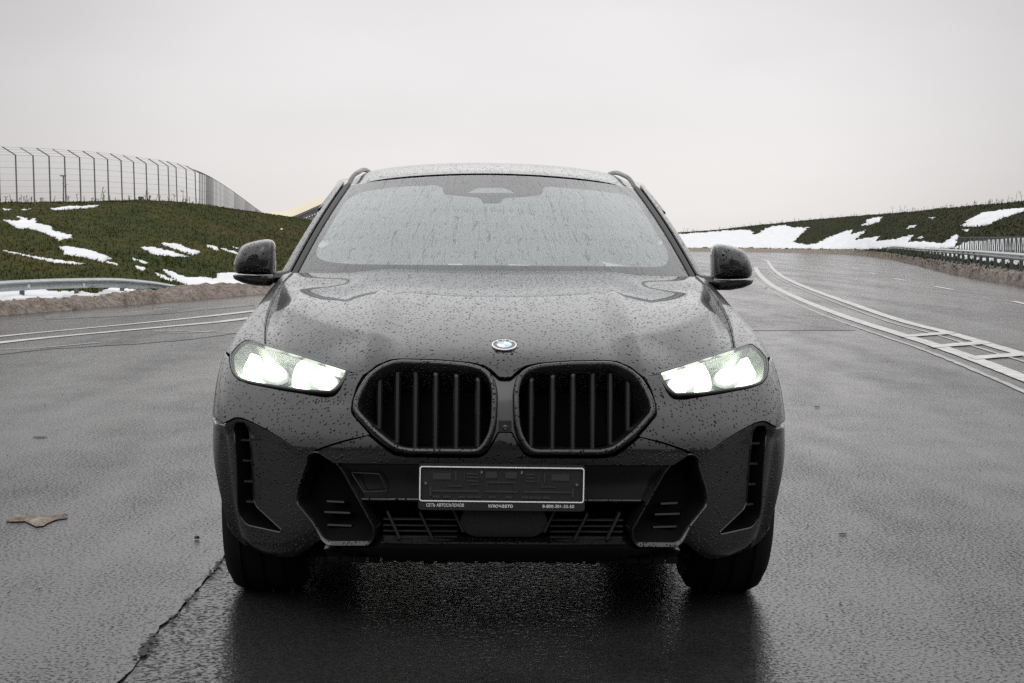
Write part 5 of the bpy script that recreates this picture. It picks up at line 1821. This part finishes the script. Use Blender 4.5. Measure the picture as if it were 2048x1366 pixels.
def ws_n(u, s):
    e = 1e-3
    a = ws(u + e, s) - ws(u - e, s)
    b = ws(u, s + e) - ws(u, s - e)
    n_ = np.cross(a, b)
    n_ /= np.linalg.norm(n_, axis=-1)[..., None]
    return n_
def ws_mesh(name, out, mat, off, holes=(), step=.03, parent=None):
    UV, F = fill(out, step, step, holes)
    V = ws(UV[:, 0], UV[:, 1]) + ws_n(UV[:, 0], UV[:, 1]) * off
    return mesh_obj(name, V, [tuple(f) for f in F], mat, parent or car, True, None, ws_n(UV[:, 0], UV[:, 1]))
full = [tuple(p) for p in resample([(-1, 0), (1, 0), (1, 1), (-1, 1)], .05)]
screen = ws_mesh('windscreen', full, M_screen, 0.0)
# clear area measured in the photograph, as glass coordinates
WSV = BVHTree.FromPolygons([Vector(p) for p in ws(*np.meshgrid(np.linspace(-1, 1, 81), np.linspace(-.1, 1.05, 61), indexing='ij')).reshape(-1, 3)],
                           [(i * 61 + j, (i + 1) * 61 + j, (i + 1) * 61 + j + 1, i * 61 + j + 1) for i in range(80) for j in range(60)])
def px_ws(px, py):
    o = CAMC; d = W2C @ ray(px, py)
    loc, _, idx, _ = WSV.ray_cast(Vector(o), Vector(d).normalized())
    if loc is None: return None
    i, j = divmod(idx, 60)
    u0, s0 = -1 + 2 * i / 80, -.1 + 1.15 * j / 60
    A, B, D = ws(u0, s0), ws(u0 + .025, s0), ws(u0, s0 + 1.15 / 60)
    uv = np.linalg.lstsq(np.stack([B - A, D - A], 1), np.array(loc) - A, rcond=None)[0]
    return (u0 + .025 * uv[0], s0 + 1.15 / 60 * uv[1])
CLEAR = [(640, 520, 22), (628, 503, 14), (690, 398, 20), (716, 383, 14), (770, 373, 10), (868, 367, 6), (884, 371, 4), (888, 386, 4), (922, 389, 4), (960, 393, 4), (966, 404, 3), (1000, 404, 3), (1008, 393, 4), (1050, 391, 4), (1084, 387, 4), (1088, 372, 4), (1098, 370, 4), (1200, 379, 10), (1250, 386, 14), (1275, 398, 18), (1340, 506, 14), (1335, 528, 16), (1312, 533, 16), (1240, 531, 8), (700, 527, 8)]
clear = [px_ws(*p) for p in resample(fillet(CLEAR, 5, True), 5, True)]
ws_mesh('screen_border', full, M_black, -.004, [clear], .04, screen)
mt, n, l, b = new_mat('misted_inner_face')
n.remove(b)
dif = n.new('ShaderNodeBsdfDiffuse'); dif.inputs[0].default_value = (.88, .92, .93, 1)
tr = n.new('ShaderNodeBsdfTransparent')
mx = n.new('ShaderNodeMixShader')
nz = n.new('ShaderNodeTexNoise'); nz.inputs['Scale'].default_value = 6; nz.inputs['Detail'].default_value = 3
mr = n.new('ShaderNodeMapRange'); mr.inputs['To Min'].default_value = .46; mr.inputs['To Max'].default_value = .60
l.new(nz.outputs[0], mr.inputs['Value'])
lines, mth = runnels(n, l)
l.new(mth('MULTIPLY', mr.outputs[0], mth('SUBTRACT', 1.0, mth('MULTIPLY', lines, .55))), mx.inputs[0])
l.new(tr.outputs[0], mx.inputs[1]); l.new(dif.outputs[0], mx.inputs[2]); l.new(mx.outputs[0], n['Material Output'].inputs[0])
M_fog = mt
ws_mesh('condensation', clear, M_fog, -.007, (), .04, screen)
# sensor window in the border
sw = [px_ws(*p) for p in resample(fillet([(936, 385, 3), (955, 375, 6), (1008, 375, 6), (1030, 385, 3)], 3, True), 4, True)]
ws_mesh('sensor_window', sw, M_fog, -.002, (), .03, screen)

# ---- roof
def roof_z(y):
    return np.interp(y, [2.10, 2.25, 2.5, 2.8, 3.1, 3.4, 3.7], [1.590, 1.622, 1.655, 1.672, 1.665, 1.640, 1.60])
def roof_hw(y): return np.interp(y, [2.1, 2.6, 3.2, 3.7], [.652, .655, .64, .60])
ru, rs = np.meshgrid(np.linspace(-1, 1, 41), np.linspace(0, 1, 40), indexing='ij')
def roof_p(u, s):
    y0 = 2.112 + .17 * u * u
    y = y0 + (3.7 - y0) * s
    zc = np.interp(y - .17 * u * u * (1 - s), np.linspace(2.1, 3.75, 60), np.convolve(np.pad(roof_z(np.linspace(2.1, 3.75, 60)), 5, mode='edge'), np.ones(11) / 11, 'valid'))
    zc = np.where(s < .12, roof_z(y - .17 * u * u * (1 - s)) * (1 - s / .12) + zc * s / .12, zc)
    x = u * roof_hw(y)
    z = zc - .045 * u * u - .035 * np.abs(u) ** 10 + .004
    return np.stack([x, y, z], -1)
RP = roof_p(ru, rs)
nv = RP.shape[1]
RF = [(i * nv + j, (i + 1) * nv + j, (i + 1) * nv + j + 1, i * nv + j + 1) for i in range(40) for j in range(nv - 1)]
V = list(RP.reshape(-1, 3))
# front lip of the roof panel
k0 = len(V)
for i in range(41): V.append(RP[i, 0] + (0, .006, -.02))
for i in range(40): RF.append((i * nv, k0 + i, k0 + i + 1, (i + 1) * nv))
mesh_obj('roof', V, RF, M_paint, car, True, 60)
# dark seal between glass and roof
uu = np.linspace(-1, 1, 41)
sealV, sealF = [], []
for i, u in enumerate(uu):
    a, b_ = ws(u, 1.0), roof_p(np.array(u), np.array(0.0))
    sealV += [a + (0, -.004, -.003), (a + b_) / 2 + (0, 0, -.003), b_ + (0, .004, -.006)]
for i in range(40):
    for q in range(2): sealF.append((i * 3 + q, i * 3 + 3 + q, i * 3 + 4 + q, i * 3 + 1 + q))
mesh_obj('roof_seal', sealV, sealF, M_black, car)

# ---- A pillars: black seal strip then painted pillar
def pillar(s):
    """edge of glass, ridge and outer edge of the pillar at height s"""
    e = ws(1.0, s)
    wdt = .075 * (1 - s) + .055 * s
    ridge = e + np.array([wdt * .55, .035, .012])
    outer = e + np.array([wdt * 1.02, .10, -.02])
    return e, ridge, outer
ss = np.linspace(-.04, 1.0, 34)
V, F = [], []
for s_ in ss:
    e, r_, o_ = pillar(s_)
    V += [e + (.018, .006, -.012), e + (.020, .008, .008), e * .6 + r_ * .4 + (.008, 0, .010), r_ + (0, 0, .004), r_ * .55 + o_ * .45 + (.007, 0, .004), o_, o_ + (-.02, .05, -.03)]
for i in range(len(ss) - 1):
    for q in range(6): F.append((i * 7 + q, i * 7 + 1 + q, i * 7 + 8 + q, i * 7 + 7 + q))
both('front_pillar', V, F, M_paint, car, sharp=40)
V, F = [], []
for s_ in ss:
    e, r_, o_ = pillar(s_)
    V += [e + (-.012, -.003, -.002), e + (-.010, -.006, .007), e + (.004, 0, .011), e + (.008, .002, .004), e + (.014, .004, .004), e + (.018, .006, -.014)]
for i in range(len(ss) - 1):
    for q in range(5): F.append((i * 6 + q, i * 6 + 1 + q, i * 6 + 7 + q, i * 6 + 6 + q))
both('screen_seal', V, F, M_black, car, sharp=40)

# ---- side windows, roof frame rail, tail
ys = np.linspace(1.76, 4.55, 40)
def belt(y): return np.array([.887 - .10 * max(0, (y - 3.6)) ** 1.5, y, 1.148 + .012 * (y - 1.76) / 2])
def eave(y):
    s_ = np.interp(y, [1.76, 2.36], [.06, 1.0])
    if y < 2.36: return pillar(s_)[2] * 1.0
    return np.array([np.interp(y, [2.36, 3.0, 3.7, 4.55], [.700, .705, .66, .60]), y, np.interp(y, [2.36, 2.6, 3.0, 3.4, 3.8, 4.2, 4.55], [1.525, 1.565, 1.575, 1.545, 1.47, 1.34, 1.20])])
V, F = [], []
for y in ys:
    b_, e = belt(y), eave(y)
    if e[2] < b_[2] + .01: e = b_ + (-.01, 0, .01)
    for q in range(5):
        f = q / 4
        V.append(b_ * (1 - f) + e * f + (.012 * math.sin(math.pi * f), 0, 0))
for i in range(len(ys) - 1):
    for q in range(4): F.append((i * 5 + q, i * 5 + 5 + q, i * 5 + 6 + q, i * 5 + 1 + q))
both('side_window', V, F, M_side, car)
# frame over the side windows
V, F = [], []
yr = np.linspace(2.19, 4.5, 32)
for y in yr:
    e = eave(y)
    rz_ = roof_p(np.array(1.0), np.array(np.clip((y - 2.28) / 1.42, 0, 1)))
    if y > 3.7: rz_ = e + (-.05, 0, .035)
    V += [e + (.012, 0, -.02), e + (.014, 0, .01), (e + rz_) / 2 + (.012, 0, .012), rz_ + (0, 0, .002), rz_ + (-.03, 0, -.02)]
for i in range(len(yr) - 1):
    for q in range(4): F.append((i * 5 + q, i * 5 + 5 + q, i * 5 + 6 + q, i * 5 + 1 + q))
both('roof_frame', V, F, M_paint, car, sharp=50)
# tailgate with rear window
def tail_p(u, s):
    y = 3.70 + .98 * s
    z = np.interp(s, [0, .25, .5, .75, 1], [1.604, 1.555, 1.455, 1.33, 1.165]) - .04 * u * u
    x = u * np.interp(s, [0, .5, 1], [.60, .60, .70])
    return np.stack([x, y, z], -1)
tu, tsn = np.linspace(-1, 1, 21), np.linspace(0, 1, 17)
V = [tail_p(np.array(u), np.array(s_)) for u in tu for s_ in tsn]
F, Fg = [], []
for i in range(20):
    for j in range(16):
        (Fg if (2 <= i <= 17 and 2 <= j <= 13) else F).append((i * 17 + j, (i + 1) * 17 + j, (i + 1) * 17 + j + 1, i * 17 + j + 1))
tg = mesh_obj('tailgate', V, F, M_paint, car)
M_rear = wire_glass('rear_window_glass', (.85, .93, .88), 0, 1.5)
mesh_obj('rear_window', V, Fg, M_rear, tg)
mb = MB().box((0, 4.77, 1.135), (1.5, .22, .03)); mb.build('boot_lid', M_paint, car)

# roof rails
V = []
for k in range(2):
    sx = 1 if k == 0 else -1
    pts = []
    for f in np.linspace(0, 1, 30):
        y = 2.27 + 1.38 * f
        zz = float(roof_p(np.array(.93), np.array((y - 2.26) / 1.45))[2])
        lift = .031 * min(1, math.sin(min(f * 6.5, 1) * math.pi / 2) ) * min(1, math.sin(min((1 - f) * 6, 1) * math.pi / 2))
        pts.append((sx * (.648 - .055 * f - .035 * float(smooth(0, .25, f)) * .6), y, zz - .012 + lift))
    MB().tube(pts, [.009 + .002 * math.sin(math.pi * f) ** .3 if 0 < f < 1 else .008 for f in np.linspace(0, 1, 30)], 10).build('roof_rail', M_black_wet, car)

# ---- doors, rear quarters, tail
def side_panel(name, a0, a1, t0=.9, t1=13.0, arch=None, mat=M_paint):
    out = [(a, t1) for a in np.linspace(a0, a1, 30)] + [(a1, t) for t in np.linspace(t1, t0, 30)[1:]]
    lower = [(a, t0) for a in np.linspace(a1, a0, 30)[1:]]
    if arch:
        ar = [yz_at(arch[0] + .43 * math.cos(th), arch[1] + .43 * math.sin(th), 12, 17) for th in np.linspace(math.radians(-5), math.radians(185), 36)]
        lo_, hi_ = min(p[0] for p in ar), max(p[0] for p in ar)
        lower = [p for p in lower if p[0] > hi_ + .03] + ar + [p for p in lower if p[0] < lo_ - .03]
    out += lower + [(a0, t) for t in np.linspace(t0, t1, 30)[1:-1]]
    V, F, N = shell_panel(out, sa=.12, st=.2)
    return both(name, V, F, mat, car, N)
d1 = side_panel('door', 9.93, 11.75)
d2 = side_panel('rear_door', 11.78, 13.15)
side_panel('rear_quarter', 13.18, 16.6, arch=WHEELS[1])
side_panel('rear_bumper', 16.63, 18.999)
sill = side_panel('sill', 9.0, 13.0, 0, .86, mat=M_plastic)
for dd, yy in ((d1, 2.35), (d2, 3.2)):
    for q, sx in zip(dd, (1, -1)):
        h = MB().tube([(sx * .985, yy - .1, .935), (sx * 1.012, yy - .08, .937), (sx * 1.014, yy + .08, .94), (sx * .985, yy + .1, .94)], .012, 8).build('handle', M_paint, q)
# tail lamps
for sx in (1, -1):
    MB().box((sx * .62, 4.87, .98), (.42, .06, .06), -sx * .25).build('tail_lamp', simple('tail_lamp_red', (.25, .005, .005), .15, coat=1) if sx == 1 else bpy.data.materials['tail_lamp_red'], car)

# ---- underbody and arch liners
mb = MB()
mb.box((0, 2.52, .235), (1.30, 4.4, .03))
mb.build('underbody', M_void, car)
rng2 = random.Random(4)
mb = MB()
for k in range(26):
    x = -.56 + k * .045
    mb.box((x, .16 + .01 * rng2.random(), .243), (.035, .03, .012 + .012 * rng2.random()))
mb.build('air_dam', M_void, car)
for wy, wz in WHEELS:
    V, F = [], []
    n_ = 20
    for i in range(n_ + 1):
        th = math.radians(-12 + 204 * i / n_)
        for x, r in ((.945, .397), (.55, .397)):
            V.append((x, wy + r * math.cos(th), wz + r * math.sin(th)))
    for i in range(n_): F.append((2 * i, 2 * i + 1, 2 * i + 3, 2 * i + 2))
    F.append(tuple(2 * i + 1 for i in range(n_ + 1)))
    both('arch_liner', V, F, M_void, car, sharp=30)

# ---- wheels
def tyre_mesh(sx, xc, hw_, R, Ri, name, parent):
    prof = [(-hw_ + .012, Ri), (-hw_ - .004, Ri + .02), (-hw_ - .010, Ri + .05), (-hw_ - .006, R - .05), (-hw_ + .012, R - .018), (-hw_ + .035, R - .006), (-hw_ + .05, R - .002)]
    gro = []
    for g in (-.5, 0, .5):
        x = g * hw_ * 1.05
        gro += [(x - .010, R), (x - .007, R - .008), (x + .007, R - .008), (x + .010, R)]
    prof = prof + gro + [(-a, r) for a, r in prof[::-1]]
    return MB().lathe([(a + xc, r) for a, r in prof], 72, 'X', (0, 0, 0)).build(name, M_rubber, parent, 40)
for (wy, wz), xc, hw_ in ((WHEELS[0], .835, .138), (WHEELS[1], .84, .158)):
    for sx in (1, -1):
        w = empty('wheel', (sx * xc, wy, wz), 0, car)
        R = .3755
        tyre_mesh(sx, 0, hw_, R, .27, 'tyre', w)
        rim = MB().lathe([(-hw_ + .01, .272), (-hw_ + .005, .268), (-hw_ + .03, .25), (hw_ - .03, .25), (hw_ - .005, .268), (hw_ - .01, .272)], 60, 'X')
        for k in range(10):
            th = 2 * math.pi * k / 10
            c, s_ = math.cos(th), math.sin(th)
            rim.bar((sx * (hw_ - .035), .05 * c, .05 * s_), (sx * (hw_ - .02), .258 * c, .258 * s_), .03, .035, up=(1, 0, 0))
        rim.lathe([(sx * (hw_ - .06), .0), (sx * (hw_ - .02), .0), (sx * (hw_ - .02), .065), (sx * (hw_ - .06), .07)], 24, 'X')
        rim.build('rim', M_rim, w, 40)
        MB().lathe([(-.02, .06), (-.02, .19), (.01, .19), (.01, .06)], 40, 'X', closed=True).build('brake_disc', M_disc, w, 40)
        # suspension arm and hub seen inboard
        MB().bar((-sx * .02, 0, 0), (-sx * .32, .02, .02), .06, .05).bar((-sx * .03, -.05, -.10), (-sx * .36, -.02, -.09), .05, .04).build('suspension_arm', M_plastic, w)
    del R

# ---- door mirrors
def mirror_body(side):
    """lofted cap: outline measured in the photograph, sections along the car"""
    src = [(466, 532), (470, 516), (482, 494), (492, 487), (515, 481), (536, 478), (546, 480), (551, 490), (552, 520), (551, 549), (520, 550), (490, 549), (470, 547)]
    o_ = np.array([car_pt(x, y, 1.78)[[0, 2]] for x, y in [tuple(p) for p in resample(fillet([(a, b, 7) for a, b in src], 7, True, 3), 6, True)]])
    c = o_.mean(0) + (.0, -.012)
    V, F, secs = [], [], [(1.655, .30), (1.660, .55), (1.672, .76), (1.70, .91), (1.74, .985), (1.78, 1.0), (1.815, .985), (1.825, .95), (1.822, .90), (1.812, .80)]
    k = len(o_)
    for y, sc_ in secs:
        for p in o_:
            q = c + (p - c) * sc_
            yy = y + .05 * (q[0] - c[0]) / .13 * (1 if y < 1.8 else .3)
            # a horizontal crease across the cap
            zr = (q[1] - (c[1] + .032)) / .012
            yy -= .006 * (1 / (1 + math.exp(-zr * -1))) if y < 1.75 else 0
            V.append((q[0], yy, q[1]))
    for i in range(len(secs) - 1):
        for j in range(k): F.append((i * k + j, i * k + (j + 1) % k, (i + 1) * k + (j + 1) % k, (i + 1) * k + j))
    F.append(tuple(range(k)))
    F.append(tuple(range((len(secs) - 1) * k, len(secs) * k))[::-1])
    return V, F
V, F = mirror_body(1)
caps = both('door_mirror', V, F, M_paint, car, sharp=45)
src = [(466, 549), (510, 550.5), (552, 550), (554, 560), (546, 571), (520, 571), (490, 566), (470, 558)]
def lower_mirror():
    o_ = np.array([car_pt(x, y, 1.78)[[0, 2]] for x, y in [tuple(p) for p in resample(fillet([(a, b, 4) for a, b in src], 4, True, 3), 5, True)]])
    c = o_.mean(0) + (0, .012)
    secs = [(1.658, .45), (1.664, .75), (1.685, .95), (1.72, 1.0), (1.78, 1.0), (1.81, .97), (1.822, .9)]
    k = len(o_)
    V, F = [], []
    for y, sc_ in secs:
        for p in o_:
            q = c + (p - c) * np.array([sc_, min(1, sc_ * 1.02)])
            V.append((q[0], y + .05 * (q[0] - c[0]) / .13, q[1]))
    for i in range(len(secs) - 1):
        for j in range(k): F.append((i * k + j, i * k + (j + 1) % k, (i + 1) * k + (j + 1) % k, (i + 1) * k + j))
    F.append(tuple(range(k))); F.append(tuple(range((len(secs) - 1) * k, len(secs) * k))[::-1])
    return V, F
V, F = lower_mirror()
b1, b2 = both('mirror_base', V, F, M_black_wet, None, sharp=45)
b1.parent, b2.parent = caps
# stalk to the door
pa, pb = car_pt(548, 556, 1.76), car_pt(590, 549, 1.80)
V, F = [], []
for f in np.linspace(0, 1, 8):
    c = pa * (1 - f) + pb * f
    h = .024 + .004 * f; d_ = .05 + .02 * f
    for th in np.linspace(0, 2 * math.pi, 12, endpoint=False):
        V.append(c + np.array([0, d_ * math.cos(th), h * math.sin(th)]))
for i in range(7):
    for j in range(12): F.append((i * 12 + j, i * 12 + (j + 1) % 12, i * 12 + 12 + (j + 1) % 12, i * 12 + 12 + j))
b1, b2 = both('mirror_stalk', V, F, M_black_wet, None, sharp=45)
b1.parent, b2.parent = caps

# ---- cabin
mb = MB().box((0, 2.9, .62), (1.66, 2.6, .05)).box((0, 1.62, .82), (1.6, .05, .45)).box((.86, 2.8, .85), (.03, 2.4, .56)).box((-.86, 2.8, .85), (.03, 2.4, .56)).box((0, 4.3, .9), (1.5, .05, .5))
mb.build('cabin_tub', M_seat, car)
V, F = [], []
pr_ = [(1.50, 1.07), (1.62, 1.098), (1.80, 1.105), (1.92, 1.09), (1.98, 1.05), (1.99, .95), (1.95, .80)]
xs_ = np.linspace(-.80, .80, 17)
for x in xs_:
    for y, z in pr_: V.append((x, y + .10 * x * x, z + .012 * math.exp(-((x - .37) / .2) ** 2)))
k = len(pr_)
for i in range(16):
    for q in range(k - 1): F.append((i * k + q, i * k + q + 1, i * k + k + q + 1, i * k + k + q))
mesh_obj('dashboard', V, F, M_dash, car)
# headliner
V = [roof_p(np.array(u), np.array(s_)) + (0, .03 if s_ == 0 else 0, -.045) for u in np.linspace(-.97, .97, 9) for s_ in np.linspace(0, 1, 9)]
F = [(i * 9 + j, i * 9 + j + 1, i * 9 + 10 + j, i * 9 + 9 + j) for i in range(8) for j in range(8)]
mesh_obj('headliner', V, F, simple('headliner_cloth', (.10, .10, .105), .9), car)
def seat(x, y, w, h0, h1, name='seat', head=True):
    """backrest that tapers upwards, with a headrest on two posts"""
    V, F = [], []
    sec_ = [(h0, 1.0, 0), (h0 + (h1 - h0) * .35, 1.0, .05), (h0 + (h1 - h0) * .7, .92, .11), (h1 - .03, .72, .155), (h1, .55, .17)]
    for z, k, dy in sec_:
        for th in np.linspace(0, 2 * math.pi, 20, endpoint=False):
            c, s_ = math.cos(th), math.sin(th)
            V.append((x + w / 2 * k * math.copysign(abs(c) ** .5, c), y + dy + .075 * math.copysign(abs(s_) ** .6, s_), z))
    for i in range(4):
        for j in range(20): F.append((i * 20 + j, i * 20 + (j + 1) % 20, i * 20 + 20 + (j + 1) % 20, i * 20 + 20 + j))
    F.append(tuple(range(80, 100)))
    o = mesh_obj(name, V, F, M_seat, car, True, 60)
    if head:
        V, F = [], []
        zc = h1 + .105
        for z, k in ((zc - .085, .72), (zc - .05, .95), (zc, 1.0), (zc + .05, .95), (zc + .08, .75), (zc + .09, .5)):
            for th in np.linspace(0, 2 * math.pi, 16, endpoint=False):
                c, s_ = math.cos(th), math.sin(th)
                V.append((x + .13 * k * math.copysign(abs(c) ** .6, c), y + .17 + .05 * k * math.copysign(abs(s_) ** .6, s_), z))
        for i in range(5):
            for j in range(16): F.append((i * 16 + j, i * 16 + (j + 1) % 16, i * 16 + 16 + (j + 1) % 16, i * 16 + 16 + j))
        F.append(tuple(range(80, 96)))
        mesh_obj('headrest', V, F, M_seat, o, True, 60)
        MB().bar((x - .05, y + .16, h1 - .03), (x - .05, y + .17, zc), .012, sides=8).bar((x + .05, y + .16, h1 - .03), (x + .05, y + .17, zc), .012, sides=8).build('headrest_post', M_chrome, o)
seat(-.38, 2.62, .50, .66, 1.22)
seat(.38, 2.62, .50, .66, 1.22)
seat(-.42, 3.55, .5, .66, 1.10); seat(0, 3.57, .3, .66, 1.10); seat(.42, 3.55, .5, .66, 1.10)
# steering wheel, driver's side
V, F = [], []
tl = math.radians(24)
for i in range(40):
    a = 2 * math.pi * i / 40
    c = np.array([.37 + .185 * math.cos(a), 2.12 + .185 * math.sin(a) * math.sin(tl), .985 + .185 * math.sin(a) * math.cos(tl)])
    rd = np.array([math.cos(a), math.sin(a) * math.sin(tl), math.sin(a) * math.cos(tl)])
    ax = np.array([0, math.cos(tl), -math.sin(tl)])
    for j in range(8):
        b_ = 2 * math.pi * j / 8
        V.append(c + (rd * math.cos(b_) + ax * math.sin(b_)) * .016)
for i in range(40):
    for j in range(8): F.append((i * 8 + j, ((i + 1) % 40) * 8 + j, ((i + 1) % 40) * 8 + (j + 1) % 8, i * 8 + (j + 1) % 8))
M_wheel = simple('steering_leather', (.16, .16, .165), .45)
st = mesh_obj('steering_wheel', V, F, M_wheel, car)
MB().bar((.20, 2.12, .985), (.54, 2.12, .985), .04, .02).box((.37, 2.11, .985), (.13, .05, .11)).build('steering_spokes', M_seat, st)
# inside mirror and sensor housing
MB().box((-.0, 2.17, 1.49), (.24, .03, .065)).build('inside_mirror', M_black, car)
MB().box((0, 2.10, 1.50), (.16, .08, .05)).build('sensor_housing', M_black, car)
